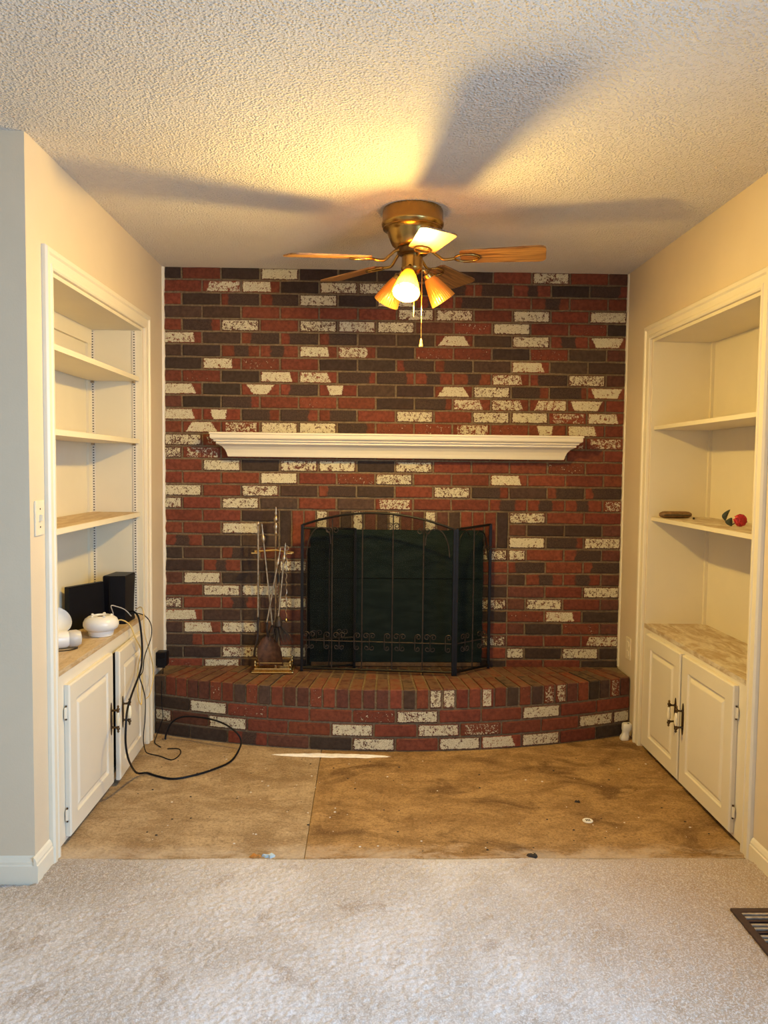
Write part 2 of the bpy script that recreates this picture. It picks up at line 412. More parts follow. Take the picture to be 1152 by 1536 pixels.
i = np.arange(nx-1)[:, None]*ny+np.arange(ny-1)[None, :]
q = np.stack([i, i+ny, i+ny+1, i+1], -1).reshape(-1, 4)
keep = ~((co[q[:, 0], 0] < XL) & (co[q[:, 1], 1] > YC-.005)); q = q[keep]
me = bpy.data.meshes.new('carpet'); me.from_pydata(co.tolist(), [], q.tolist()); me.update()
for p in me.polygons: p.use_smooth = True
carpet = link('carpet', me, None, 'beige_carpet')
tag(carpet, 'worn beige cut-pile carpet with brown stains across the near floor', 'carpet', kind='stuff')
struct(MB().box(-3.2, XR, -2.3, 1.302, -.012, .008).build('floor_carpet_base', 'beige_carpet'))
MB().box(-3.2, -1.69, 1.302, YC, -.012, .008).build('carpet_strip', 'beige_carpet', carpet)
# baseboards
def baseboard(name, poly_axis, a0, a1, face, sgn, hgt=.085):
    t = .014
    prof = [(0,0),(t,0),(t,hgt*.68),(t*.75,hgt*.72),(t*.75,hgt*.80),(t*.35,hgt*.94),(0,hgt)]
    pr = [(face+sgn*p, zz) for p, zz in prof]
    return struct(MB().prism(pr, a0, a1, poly_axis).build(name, 'trim_paint'))
baseboard('baseboard_return', 'x', -3.2, XL, YC, -1, .095)
baseboard('baseboard_left', 'y', YC-.014, LO-.002, XL, 1, .095)
baseboard('baseboard_right', 'y', 1.60, 2.708, XR, -1, .085)
# white ragged paint line where the left wall meets the brick, thin caulk at right
for nm, xa, xb in (('trim_3', XL, XL+.011), ('trim_4', XR-.006, XR)):
    m = MB(); n = 60; rows = []
    for k in range(n+1):
        zz = HT+.002+(H-HT-.004)*k/n; w = (xb-xa)*(.75+.5*random.random())
        xi = xa+w if nm == 'trim_3' else xb-w
        xo = xa if nm == 'trim_3' else xb
        rows.append([(xo, 4.225, zz), (xi, 4.230, zz), (xi, 4.26, zz), (xo, 4.26, zz)])
    struct(m.rings(rows).build(nm, 'trim_paint'))
# ------------------------------------------------------------------ niche casings
CP = [(0,0),(0,.010),(.006,.014),(.016,.014),(.020,.010),(.044,.012),(.050,.019),(.064,.019),(.070,.012),(.070,0)]   # (across, proud), 0 = inner edge
def casing(name, face, sgn, i0, i1, top):
    root = struct(MB().prism([(i0-a, face+sgn*p) for a, p in CP], 0, 1, 'z').build(name, 'trim_paint'))   # replaced below
    bpy.data.objects.remove(root)
    def leg(inner, d):
        # profile swept up to a mitre
        r0 = [(face+sgn*p, inner+d*a, 0) for a, p in CP]; r1 = [(face+sgn*p, inner+d*a, top+a) for a, p in CP]
        return MB().rings([r0, r1])
    r = struct(leg(i0, -1).build(name, 'trim_paint'))
    leg(i1, 1).build('casing_leg', 'trim_paint', r)
    MB().rings([[(face+sgn*p, i0-a, top+a) for a, p in CP], [(face+sgn*p, i1+a, top+a) for a, p in CP]]).build('casing_head', 'trim_paint', r)
    return r
casing('trim_1', XL, 1, LI0, LI1, LTOP)
casing('trim_2', XR, -1, RI0, RI1, RTOP)
# ------------------------------------------------------------------ built-in bookcases
def bookcase(side):
    L = side == 'left'
    f, bk, sg = (XL, -1.345, 1) if L else (XR, 1.700, -1)          # face plane, back plane, towards the room
    y0, y1, top = (LI0, LI1, LTOP) if L else (RI0, RI1, RTOP)
    ctz = .655 if L else .627
    e = .003*sg
    r = thing('bookcase', ((f+bk)/2, (y0+y1)/2, ctz), 'cream built-in bookcase with three shelves recessed in the left wall' if L else 'cream built-in bookcase with two shelves recessed in the right wall', 'bookcase')
    def bx(xa, xb, *rest): return MB().box(min(xa, xb), max(xa, xb), *rest)
    bx(bk, bk-.012*sg, y0, y1, ctz, top).build('back_panel', 'shelf_paint', r)
    bx(f-.004*sg, bk, y0, y0+.012, ctz, top).build('side_panel', 'shelf_paint', r)
    bx(f-.004*sg, bk, y1-.012, y1, ctz, top).build('side_panel', 'shelf_paint', r)
    bx(f-.004*sg, bk, y0+.012, y1-.012, top-.014, top).build('top_panel', 'shelf_paint', r)
    if L:
        bx(bk, bk+.015, y0+.012, y1-.012, top-.085, top-.014).build('valance', 'shelf_paint', r)
        bx(bk, bk+.012, y1-.06, y1-.012, ctz, top-.085).build('corner_strip', 'shelf_paint', r)
        for xx in (-1.327, -1.128):
            MB().box(xx-.009, xx+.009, y1-.016, y1-.012, ctz+.01, top-.02).build('shelf_standard', 'slotted_strip', r)
            MB().box(xx-.009, xx+.009, y0+.012, y0+.016, ctz+.01, top-.02).build('shelf_standard', 'slotted_strip', r)
    else:
        bx(bk, bk-.014, y1-.030, y1-.012, ctz, top-.014).build('corner_strip', 'shelf_paint', r)
    for zt, th, top_mat in (((1.818,.022,'shelf_paint'),(1.518,.022,'shelf_paint'),(1.162,.022,'worn_counter')) if L else ((1.610,.019,'shelf_paint'),(1.163,.019,'dusty_counter'))):
        s = bx(f-.016*sg, bk+e, y0+.013, y1-.0165, zt-th, zt-.001).build('shelf', 'shelf_paint', r)
        bx(f-.024*sg, bk+2*e, y0+.014, y1-.017, zt-.001, zt).build('shelf_surface', top_mat, s)
        if L:
            for xx in (-1.327, -1.128): MB().box(xx-.007, xx+.007, y1-.032, y1-.016, zt-th-.010, zt-th).build('shelf_clip', 'steel', s)
    c = bx(f-.002*sg, bk, y0, y1, ctz-.020, ctz).build('countertop', 'worn_counter' if L else 'dusty_counter')
    tag(c, 'worn bare-wood countertop over the left base cabinet' if L else 'dusty stained countertop over the right base cabinet', 'countertop')
    # base cabinet
    cab = thing('base_cabinet', ((f+bk)/2, (y0+y1)/2, 0), 'white two-door base cabinet in the left niche, lit bluish by daylight' if L else 'cream two-door base cabinet in the right niche', 'cabinet')
    zt = ctz-.020
    bx(f-.022*sg, bk, y0, y1, .0, zt).build('body', 'soot_and_gap_shade', cab)  # near-black body paints in the shade of door gaps and floor line
    doors = ((2.835, 3.325, 2), (3.352, 3.785, 1)) if L else ((3.362, 3.785, 1), (2.862, 3.342, 2))
    # face frame: rails and stiles
    for (ya, yb, za, zb) in ((y0, y1, .575, zt), (y0, y1, .012, .045), (y0, doors[0 if L else 1][0]+.02, .045, .575), (doors[1 if L else 0][1]-.02, y1, .045, .575)):
        bx(f-.004*sg, f-.022*sg, ya, yb, za, zb).build('face_frame', 'cabinet_paint', cab)
    for (ya, yb, n) in doors:
        za, zb = .028, .592
        xb = f-.003*sg                                       # back of the door
        def ring(ins, hh): return [(xb+sg*hh, ya+ins, za+ins), (xb+sg*hh, yb-ins, za+ins), (xb+sg*hh, yb-ins, zb-ins), (xb+sg*hh, ya+ins, zb-ins)]
        d = MB().rings([ring(0, 0), ring(0, .015), ring(.005, .020), ring(.066, .020)], True, False)
        d.rings([ring(.066, .020), ring(.070, .0135), ring(.078, .0115), ring(.082, .012), ring(.092, .0185), ring(.096, .0195)], False, True)
        dm = d.build('door', 'cabinet_paint', cab)
        hinge_y = ya if n == 2 else yb
        grip_y = (yb-.035) if ya == doors[0][0] else (ya+.035)
        if not L: grip_y = (ya+.030) if ya == doors[0][0] else (yb-.032)
        # hinges
        for hz in (.49, .11):
            hy = ya if (ya == min(doors[0][0], doors[1][0])) else yb
            s = -1 if hy == ya else 1
            hg = MB().box(min(f, f+.004*sg), max(f, f+.004*sg), min(hy, hy+s*.013), max(hy, hy+s*.013), hz-.020, hz+.020, .0012)
            hg.tube([(f+.004*sg, hy+s*.003, hz-.021), (f+.004*sg, hy+s*.003, hz+.021)], .0032, 8)
            hg.build('hinge', 'cabinet_paint', dm)
            for e_ in (-1, 1): MB().tube([(f+.004*sg, hy+s*.003, hz+e_*.021), (f+.004*sg, hy+s*.003, hz+e_*.027)], .0036, 6).build('hinge_pin', 'dark_bronze', dm)
        # handle: back plate, two posts with turned ends, porcelain grip
        xs = xb+sg*.020; zc = .318
        pl = [(grip_y+.011*math.sin(PI*t)**.5*s1, zc-.070+.140*t) for s1, rg in ((1, [0,.06,.15,.3,.5,.7,.85,.94,1]), (-1, [.94,.85,.7,.5,.3,.15,.06])) for t in rg]
        MB().prism(pl, min(xs, xs+sg*.003), max(xs, xs+sg*.003), 'x').build('handle_plate', 'dark_bronze', dm)
        gx_ = xs+sg*.030
        for s1 in (-1, 1):
            m = MB().tube([(xs, grip_y, zc+s1*.036), (xs+sg*.012, grip_y, zc+s1*.036), (xs+sg*.022, grip_y, zc+s1*.037), (gx_, grip_y, zc+s1*.036)], [.007, .004, .005, .0065], 8)
            m.lathe([(.002, 0), (.0065, .004), (.004, .008), (.0075, .014), (.007, .019), (.003, .023), (.0055, .028), (.001, .034)], 10, (gx_, grip_y, zc+s1*.026), (0, 0, s1))
            m.build('handle_post', 'dark_bronze', dm, True)
        MB().lathe([(.0045, -.030), (.0075, -.022), (.0095, -.006), (.0095, .006), (.0075, .022), (.0045, .030)], 14, (gx_, grip_y, zc), (0, 0, 1)).build('handle_grip', 'porcelain', dm, True)
        if L and n == 1:
            hv = Vector((xb, yb, 0)); th = math.radians(2.6); w_ = WO[dm]-Vector((hv.x, hv.y, 0))
            w_ = Matrix.Rotation(th, 3, 'Z') @ w_
            dm.location = w_+Vector((hv.x, hv.y, 0))-WO[cab]; dm.rotation_euler = (0, 0, th)
bookcase('left'); bookcase('right')
# ------------------------------------------------------------------ brick wall
CO, MOD, JN = .0677, (XR-XL)/12, .010
OX0, OX1, OZ = -.316, .627, H-22*CO                  # firebox opening
wall = struct(MB().prism([(XL,.0),(OX0,.0),(OX0,OZ),(OX1,OZ),(OX1,.0),(XR,.0),(XR,H),(XL,H)], YB+.007, 4.36, 'y').build('wall_back', 'mortar'))
RED, DULL, DARK, BRN = (.205, .052, .026), (.135, .048, .030), (.055, .034, .025), (.088, .050, .034)
def props(tok, r=random):
    """colour and wear of one brick from a one-letter code"""
    base, d0, d1, w0, w1, s0, s1, peel = RED, 2, 3, 2, 3, 0, 0, .30
    j = lambda a: (r.random()-.5)*2*a
    if tok == 'r': base = DULL
    elif tok == 'D': base = DARK
    elif tok == 'B': base = BRN
    elif tok == 'M': d0, d1 = .32+j(.05), .68+j(.06)
    elif tok == 'L': d0, d1 = .24+j(.07), 1.5
    elif tok == 'Q': d0, d1 = -.5, .80+j(.05)
    elif tok == 'W': base = DULL; w0, w1, peel = .03, .97, .440+j(.03)
    elif tok == 'w': w0, w1, s1, peel = .03, .79+j(.04), -.08+j(.06), .440+j(.03)
    elif tok == 'V': w0, w1, s0, peel = .16+j(.03), .99, .12, .44+j(.03)
    elif tok == 'Z': w0, w1, s0, s1, peel = .13, .87, -.14, .14, .41
    elif tok == 'A': w0, w1, s0, s1, peel = .16, .84, .20, -.20, .41
    elif tok == 'X': w0, w1, s0, s1, peel = .24, .62, -.10, .04, .41
    elif tok == 'z': w0, w1, s0, s1, peel = .22, .78, -.22, .22, .41
    elif tok == 'S': w0, w1, peel = .05, .98, .60+j(.02)
    elif tok == 'P': w0, w1, peel = .12, .95, .50+j(.03)
    elif tok == 'p': base = DULL; w0, w1, peel = .05, .95, .47+j(.03)
    k = 1+j(.16); base = tuple(min(1, c*k*(1+j(.06))) for c in base)
    return dict(base=base, d0=d0, d1=d1, w0=w0, w1=w1, s0=s0, s1=s1, peel=peel)
def brick_mesh(w, hh, dep, jit, seed):
    """one brick face, w x hh, standing proud; local y grows into the wall"""
    r = random.Random(seed); J = lambda a: (r.random()-.5)*2*a
    c = .0035; vs = []
    n = 4; xs = [-w/2+w*k/n for k in range(n+1)]
    outer = [(x, -hh/2+J(jit)) for x in xs] + [(x, hh/2+J(jit)) for x in reversed(xs)]
    outer[0] = (-w/2+J(jit), outer[0][1]); outer[n] = (w/2+J(jit), outer[n][1]); outer[n+1] = (w/2+J(jit), outer[n+1][1]); outer[-1] = (-w/2+J(jit), outer[-1][1])
    m = len(outer)
    inner = [(x*(1-2*c/w), zz*(1-2*c/hh)) for x, zz in outer]
    vs = [(x, dep, zz) for x, zz in outer]+[(x, .003, zz) for x, zz in outer]+[(x, J(.0008), zz) for x, zz in inner]
    fs = [(i, (i+1) % m, m+(i+1) % m, m+i) for i in range(m)]+[(m+i, m+(i+1) % m, 2*m+(i+1) % m, 2*m+i) for i in range(m)]
    for k in range(n): fs.append((2*m+k, 2*m+k+1, 2*m+m-2-k, 2*m+m-1-k))
    return vs, fs
def mesh_of(name, vs, fs, mat):
    me = bpy.data.meshes.new(name); me.from_pydata(vs, [], fs); me.update()
    bm = bmesh.new(); bm.from_mesh(me); bmesh.ops.recalc_face_normals(bm, faces=bm.faces[:]); bm.to_mesh(me); bm.free()
    me.materials.append(M[mat]); return me
def apply_props(o, p):
    for k, v in p.items(): o[k] = v
FULL = [mesh_of('brick', *brick_mesh(MOD-JN, CO-JN, .045, .0013, s), 'brick') for s in range(5)]
class Joined:
    """bricks too many or too small for parts of their own"""
    def __init__(s): s.v=[]; s.f=[]; s.a={k: [] for k in ('base','d0','d1','w0','w1','s0','s1','peel','buv')}
    def add(s, x, zc, w, hh, tok, seed):
        vs, fs = brick_mesh(w, hh, .045, .0012, seed); k = len(s.v); p = props(tok)
        s.v += [(x+a, YB+b, zc+c) for a, b, c in vs]; s.f += [tuple(i+k for i in f) for f in fs]
        for a, b, c in vs:
            s.a['buv'].append((a/w+.5, 0, c/hh+.5))
            for q in p: s.a[q].append(p[q])
    def build(s, name, parent):
        me = mesh_of(name, s.v, s.f, 'brick_joined')
        for k, vals in s.a.items():
            if k == 'base':
                at = me.attributes.new(k, 'FLOAT_COLOR', 'POINT'); at.data.foreach_set('color', [c for v in vals for c in (*v, 1)])
            elif k == 'buv':
                at = me.attributes.new(k, 'FLOAT_VECTOR', 'POINT'); at.data.foreach_set('vector', [c for v in vals for c in v])
            else:
                at = me.attributes.new(k, 'FLOAT', 'POINT'); at.data.foreach_set('value', [float(v) for v in vals])
        o = link(name, me, None); o.parent = parent; o.location = -WO[parent]; o['kind'] = 'stuff'; return o
J = Joined()
# courses from the ceiling down: '-' is a brick hidden behind the mantel; halves stand in brackets
ROWS = ['[D] R D W D D D D D R W R [r]', 'R V w D W W D Q L M D Q', '[R] D L L W D W M L R M R [R]', 'B B R R R R p W R W R W',
 '[R] Q W R W W W r S W R S [D]', 'w B L L L B B A B W M Z', '[B] D M M w w D S S D S B [r]', 'D w S R D D L L B w B B',
 '[R] S D w w Q Q M M w L W [r]', 'w D z L X B D A W Q Q Z', '[r] D Q R S R D Q w w V Z [R]', 'w X Q Q L R W R W W P w',
 '[R] A P W W Q S S P S X w [R]', 'W P - - - - - - - - P P', '[p] P - - - - - - - - - R [R]', 'R W D W W D W R R R S R',
 '[R] R R W R S W R R w R R [R]', 'W R W B L B R W Q B L L', '[p] R W B R B P R R M M M [P]']
SIDE_L = ['R R D', '[R] R W [B]', 'M D B', '[D] B L [r]', 'D M D', '[r] W D [D]', 'R W W', '[p] R M [B]', 'w B B', '[B] w W [B]', 'Q R D', '[D] D W [r]', 'S p B']
SIDE_R = ['W R R', '[r] D D [r]', 'W Q W', '[p] R L [r]', 'L R L', '[B] M M [r]', 'r R W', '[r] W R [r]', 'S w D', '[r] D S [r]', 'R R V', '[W] D W [D]', 'R R D']
HALF = .100
nfull = 0
def lay(row, k, x, tok, seed):
    global nfull
    zc = H-(row+.42)*CO
    if tok == '-': J.add(x+MOD/2, zc, MOD-JN, CO-JN, 'R', seed); return
    o = bpy.data.objects.new('brick', FULL[seed % 5]); COL.objects.link(o); o.parent = wall
    o.location = Vector((x+MOD/2, YB+random.uniform(-.0012, .0012), zc))-WO[wall]
    o.rotation_euler = (random.uniform(-.006, .006), random.uniform(-.004, .004), random.uniform(-.008, .008))
    apply_props(o, props(tok)); nfull += 1
def lay_row(row, spec, xa, xb, seed0):
    """halves fill what is left between the whole bricks"""
    toks = spec.split(); x = xa
    n = sum(1 for t in toks if t[0] != '['); hs = [t for t in toks if t[0] == '[']
    rest = (xb-xa)-n*MOD
    hw = [HALF, rest-HALF] if len(hs) == 2 else [rest]
    hi = 0
    for k, t in enumerate(toks):
        if t[0] == '[':
            w = hw[hi]; hi += 1
            J.add(x+w/2, H-(row+.42)*CO, w-JN, CO-JN, t[1], seed0+k); x += w
        else: lay(row, k, x, t, seed0+k); x += MOD
for r, spec in enumerate(ROWS): lay_row(r, spec, XL, XR, r*31)
for r in range(13):
    lay_row(19+r, SIDE_L[r], XL, XL+3*MOD, 700+r*31); lay_row(19+r, SIDE_R[r], XL+9*MOD, XR, 1300+r*37)
# soldier course over the firebox
SOLD = 'D R R W r B W r B W r r W r B R R R D'.replace(' ', '')
sp = 6*MOD/19
sm = [mesh_of('soldier_brick', *brick_mesh(3*CO-JN, sp-.0085, .045, .0012, 90+s), 'brick') for s in range(3)]
for k, t in enumerate(SOLD):
    o = bpy.data.objects.new('soldier_brick', sm[k % 3]); COL.objects.link(o); o.parent = wall
    o.location = Vector((XL+3*MOD+sp*(k+.5), YB+random.uniform(-.001, .001), H-20.42*CO))-WO[wall]; o.rotation_euler = (0, PI/2, 0)
    apply_props(o, props(t))
# jambs of the firebox
for r, (a, b) in enumerate(zip('rWDDWrBrWB', 'pRrDpDRpRD')):
    zc = H-(22+r+.42)*CO
    wa = OX0-(XL+3*MOD); J.add(XL+3*MOD+wa/2, zc, wa-JN*.6, CO-JN, a, 2000+r)
    wb = (XL+9*MOD)-OX1; J.add(OX1+wb/2, zc, wb-JN*.6, CO-JN, b, 2100+r)
J.build('cut_brick', wall)
# firebox behind the board
fb = MB(); o_ = [(OX0, YB+.02), (OX0+.12, 4.72), (OX1-.12, 4.72), (OX1, YB+.02)]
inn = [(OX0-.05, YB+.03), (OX0+.07, 4.78), (OX1-.07, 4.78), (OX1+.05, YB+.03)]
fb.rings([[(x, y, HT) for x, y in o_+inn[::-1]], [(x, y, OZ+.02) for x, y in o_+inn[::-1]]])
fbx = fb.build('firebox', 'soot_and_gap_shade', wall)
MB().prism(inn, OZ+.02, OZ+.06, 'z').build('firebox_roof', 'soot_and_gap_shade', wall)
MB().prism([(OX0-.05, YB), (OX0+.07, 4.78), (OX1-.07, 4.78), (OX1+.05, YB)], HT-.06, HT, 'z').build('firebox_floor', 'soot_and_gap_shade', wall)
# ------------------------------------------------------------------ raised hearth
CX, R0 = .1555, 3.10; CYH = 3.772+R0
hearth = thing('hearth', (CX, 4.0, 0), 'raised curved brick hearth with upright edging bricks below the fire screen', 'hearth')
half_ang = math.asin((XR-.002-CX)/R0)
def arc(a, r, zz): return (CX+r*math.sin(a), CYH-r*math.cos(a), zz)
# mortar core
N = 48; pl = [arc(-half_ang+2*half_ang*k/N, R0-.007, 0)[:2] for k in range(N+1)]
pl = pl+[(pl[-1][0], YB-.001), (pl[0][0], YB-.001)]
MB().prism(pl, 0, HT-.006, 'z').build('mortar_core', 'mortar', hearth)
def hearth_brick(a0, a1, r0, r1, z0, z1, tok, name='brick', clip=None):
    """wedge between two radii, built about its own centre with local x along the curve"""
    am = (a0+a1)/2; c = Vector(arc(am, r0, (z0+z1)/2)); ct, st = math.cos(am), math.sin(am)
    n = 3; aa = [a0+(a1-a0)*k/n for k in range(n+1)]
    jt = lambda s: random.uniform(-s, s)
    top = []
    def ringpts(zz, ins):
        fr = [list(arc(a, r0-ins*0, zz)) for a in aa]; bk = [list(arc(a, r1, zz)) for a in reversed(aa)]
        if clip:
            for p in bk: p[1] = min(p[1], clip)
        return fr+bk
    c_ = .004
    def inset(pts, d):
        m = Vector((sum(p[0] for p in pts)/len(pts), sum(p[1] for p in pts)/len(pts), 0)); out = []
        for p in pts:
            v = Vector((p[0], p[1], 0))-m; out.append((m.x+v.x*(1-d/max(v.length, .01)), m.y+v.y*(1-d/max(v.length, .01)), p[2]))
        return out
    lo = ringpts(z0, 0); hi = ringpts(z1, 0)
    rg = [inset(lo, c_), [(p[0], p[1], z0+c_) for p in lo], [(p[0]+jt(.0008), p[1]+jt(.0008), z1-c_) for p in hi], inset([(p[0], p[1], z1+jt(.0008)) for p in hi], c_)]
    vs = [v for r_ in rg for v in r_]; m = len(lo)
    fs = [(i*m+k, i*m+(k+1) % m, (i+1)*m+(k+1) % m, (i+1)*m+k) for i in range(3) for k in range(m)]+[tuple(range(m-1, -1, -1)), tuple(range(3*m, 4*m))]
    loc = []
    for v in vs:
        d = Vector(v)-c; loc.append((d.x*ct+d.y*st, -d.x*st+d.y*ct, d.z))
    me = mesh_of(name, loc, fs, 'brick'); o = link(name, me, hearth, None, c); o.rotation_euler = (0, 0, am)
    apply_props(o, props(tok)); return o
C3 = ['D W S R R S W R R W R R', '[p] r W R R W R W P R R W [W]', 'D D M r D W R W w W R D']
zr = HT-.098
cst = (zr-.004)/3
dA = 2*half_ang/12
for ci, spec in enumerate(C3):
    z1 = zr-ci*cst-.008; z0 = zr-(ci+1)*cst+.002; a = -half_ang
    for t in spec.split():
        w = dA/2 if t[0] == '[' else dA
        g = .0048/R0
        hearth_brick(a+g, a+w-g, R0, R0-.06, z0, z1, t[1] if t[0] == '[' else t); a += w
RL = 'BRRrrSRBSBRrrSRrRrrRBRpWRRwRBSBPPrRDBPr'
dR = 2*half_ang/len(RL)
for k, t in enumerate(RL):
    a0 = -half_ang+k*dR; g = .0042/R0
    g = .0056/R0; am = a0+dR/2; dep = (YB-(CYH-R0*math.cos(am)))/math.cos(am)
    o = hearth_brick(a0+g, a0+dR-g, R0+random.uniform(-.002, .002), R0-min(.195, dep-.004), zr+.002, HT+random.uniform(-.002, .002), t, 'edging_brick', clip=YB-.002)
    if dep > .235: hearth_brick(a0+g, a0+dR-g, R0-.204, R0-min(.40, dep-.004), HT-.05, HT-.003+random.uniform(-.002, .002), random.choice('rrBR'), 'brick', clip=YB-.002)
    if dep > .44: hearth_brick(a0+g, a0+dR-g, R0-.409, R0-dep+.004, HT-.05, HT-.004, random.choice('rB'), 'brick', clip=YB-.002)
# ------------------------------------------------------------------ mantel
mt = thing('mantel_shelf', (.16, YB, 1.44), 'long white crown-moulded mantel shelf mounted on the brick wall', 'mantel')
PR = [(.018,1.442),(.040,1.442),(.043,1.450),(.046,1.462),(.054,1.480),(.068,1.496),(.086,1.506),(.092,1.508),(.092,1.518),(.104,1.522),(.104,1.528),(.116,1.534),(.120,1.540),(.120,1.556),(.018,1.556)]
bx0, bx1 = -.712, 1.036
def mring(p, zz): return [(bx0-(p-.018), YB-.001, zz), (bx0-(p-.018), YB-.012-p, zz), (bx1+(p-.018), YB-.012-p, zz), (bx1+(p-.018), YB-.001, zz)]
MB().rings([mring(p, zz) for p, zz in PR[:-1]]).build('crown_moulding', 'trim_paint', mt)
MB().rings([mring(.120, 1.5565), mring(.124, 1.558), mring(.124, 1.566), mring(.120, 1.568)]).build('shelf_board', 'trim_paint', mt)
# ------------------------------------------------------------------ ceiling fan
FX, FY, ZB = .180, 3.250, 2.245
fan = thing('ceiling_fan', (FX, FY, 2.06), 'brass flush-mount ceiling fan with five oak blades and a lit lamp kit', 'ceiling fan')
MB().lathe([(.118,H),(.123,H-.010),(.123,H-.050),(.127,H-.058),(.126,H-.066),(.119,H-.074),(.121,H-.080),(.106,H-.088),(.103,H-.096),(.094,H-.120),(.084,H-.142),(.070,H-.155),(.040,H-.158)], 48, (FX,FY,0)).build('motor_housing', 'antique_brass', fan, True)
MB().lathe([(.062,2.284),(.064,2.276),(.062,2.262),(.050,2.256)], 40, (FX,FY,0)).build('flywheel', 'dark_bronze', fan, True)
MB().lathe([(.041,2.262),(.043,2.256),(.043,2.212),(.046,2.206),(.044,2.198),(.030,2.184),(.012,2.178),(.010,2.170)], 36, (FX,FY,0)).build('switch_housing', 'antique_brass', fan, True)
# blade outline
def blade_mesh():
    out = []; r0, r1, w0, w1 = .195, .535, .052, .066
    out += [(r0, -w0+.014), (r0+.012, -w0)]
    for k in range(6): a = -PI/2+PI/2*k/5; out.append((r1-.028+.028*math.cos(a), -w1+.028+.028*math.sin(a)))
    for k in range(6): a = PI/2*k/5; out.append((r1-.028+.028*math.cos(a), w1-.028+.028*math.sin(a)))
    out += [(r0+.012, w0), (r0, w0-.014)]
    n = len(out); vs = [(x, y, -.003) for x, y in out]+[(x, y, .003) for x, y in out]
    fs = [tuple(range(n)), tuple(range(2*n-1, n-1, -1))]+[(i, i+n, (i+1) % n+n, (i+1) % n) for i in range(n)]
    return mesh_of('blade', vs, fs, 'oak_blade')
BM = blade_mesh()
bk = MB(); el = [(.222+.050*math.cos(2*PI*k/24), .030*math.sin(2*PI*k/24), -.0065) for k in range(24)]
bk.tube(el, .0048, 6, True)
bk.tube(smooth_path([(.050,0,.030),(.075,0,.028),(.100,0,.010),(.125,0,-.008),(.150,0,-.010),(.172,0,-.007)]), .0062, 8)
BKM = mesh_of('blade_bracket', bk.v, bk.f, 'antique_brass')
for p in BKM.polygons: p.use_smooth = True
for ang, droop, pit in ((-83, 4.5, -10), (-12, 0, -11), (60, -.5, -12), (132, .3, -11), (203, 5.2, -9)):
    o = bpy.data.objects.new('blade', BM); COL.objects.link(o); o.parent = fan
    R = Matrix.Rotation(math.radians(ang), 4, 'Z') @ Matrix.Rotation(math.radians(droop), 4, 'Y') @ Matrix.Rotation(math.radians(pit), 4, 'X')
    o.matrix_local = Matrix.Translation((0, 0, ZB-2.06)) @ R
    b_ = bpy.data.objects.new('blade_bracket', BKM); COL.objects.link(b_); b_.parent = o
# lamp kit
for ang, lit in ((-103, True), (17, False), (137, False)):
    a = math.radians(ang); d = Vector((math.cos(a), math.sin(a), 0)); ax = (d*(.52 if lit else .60)+Vector((0,0,-.82))).normalized()
    p0 = Vector((FX,FY,2.200))+d*.038; p1 = p0+d*.022+Vector((0,0,-.006))
    MB().tube([p0, p0+d*.014+Vector((0,0,.002)), p1, p1+ax*.012], [.008,.008,.009,.012], 10).build('lamp_arm', 'antique_brass', fan, True)
    MB().lathe([(.012,0),(.021,.004),(.022,.022),(.020,.026)], 20, p1+ax*.006, ax).build('lamp_socket', 'antique_brass', fan, True)
    prof = [(.0205,.0),(.024,.008),(.031,.025),(.040,.055),(.048,.085),(.054,.112),(.0525,.112),(.0465,.085),(.0385,.055),(.0295,.025),(.0225,.008),(.019,.0)]
    sh = MB().lathe(prof, 72, p1+ax*.024, ax, .018, 36, False).build('lamp_shade', 'amber_glass', fan, True)
    if not lit: sh['label'] = 'unlit fluted amber glass shade'
    else: sh['label'] = 'glowing amber glass shade of the lit bulb'
    pb = p1+ax*.030
    bl = MB().lathe([(.010,0),(.012,.010),(.016,.022),(.026,.042),(.029,.056),(.026,.070),(.016,.080),(.004,.084)], 20, pb, ax).build('bulb', 'bulb_glow' if lit else 'porcelain', fan, True)
    if lit:
        L = bpy.data.lights.new('fan_bulb_light', 'POINT'); L.energy = 122; L.color = (1, .67, .17); L.shadow_soft_size = .045
        lo = bpy.data.objects.new('fan_bulb_light', L); COL.objects.link(lo); lo.location = pb+ax*.104
def chain(x, y, z0, z1, fob):
    m = MB(); n = int((z0-z1)/.0055)
    m.tube([(x,y,z0),(x,y,z1)], .0012, 6)
    for k in range(n): m.lathe([(.0006,-.0018),(.0021,0),(.0006,.0018)], 6, (x,y,z0-.0055*k))
    c = m.build('pull_chain', 'brass', fan)
    c['kind'] = 'stuff'
    if fob: MB().lathe([(.002,.034),(.0045,.028),(.0050,.018),(.0085,.006),(.0085,.002),(.005,0)], 14, (x,y,z1-.030)).build('fob', 'fob_wood', c, True)
chain(.218, 3.215, 2.215, 1.912, True); chain(.186, 3.205, 2.19, 2.000, False)
# ------------------------------------------------------------------ board over the firebox
bd = thing('fireboard', (.17, YB-.012, HT), 'dark green painted board closing the firebox behind the screen', 'board')
def chip(x0, x1, z0, z1, seed):
    r = random.Random(seed); n = 22
    e = [(x0+(x1-x0)*k/n, z0+r.random()*.003) for k in range(n+1)]+[(x1-r.random()*.004, z0+(z1-z0)*k/n) for k in range(1, n)]
    e += [(x1-(x1-x0)*k/n, z1-r.random()*.003) for k in range(n+1)]+[(x0+r.random()*.004, z1-(z1-z0)*k/n) for k in range(1, n)]
    return e
MB().prism(chip(-.300, .642, .792, 1.058, 3), YB-.016, YB-.003, 'y').build('upper_panel', 'green_board', bd)
MB().prism(chip(-.300, .642, HT+.022, .7905, 4), YB-.016, YB-.003, 'y').build('lower_panel', 'green_board', bd)
MB().box(-.29, .632, YB-.018, YB-.003, HT+.001, HT+.021).build('bottom_batten', 'leather', bd)
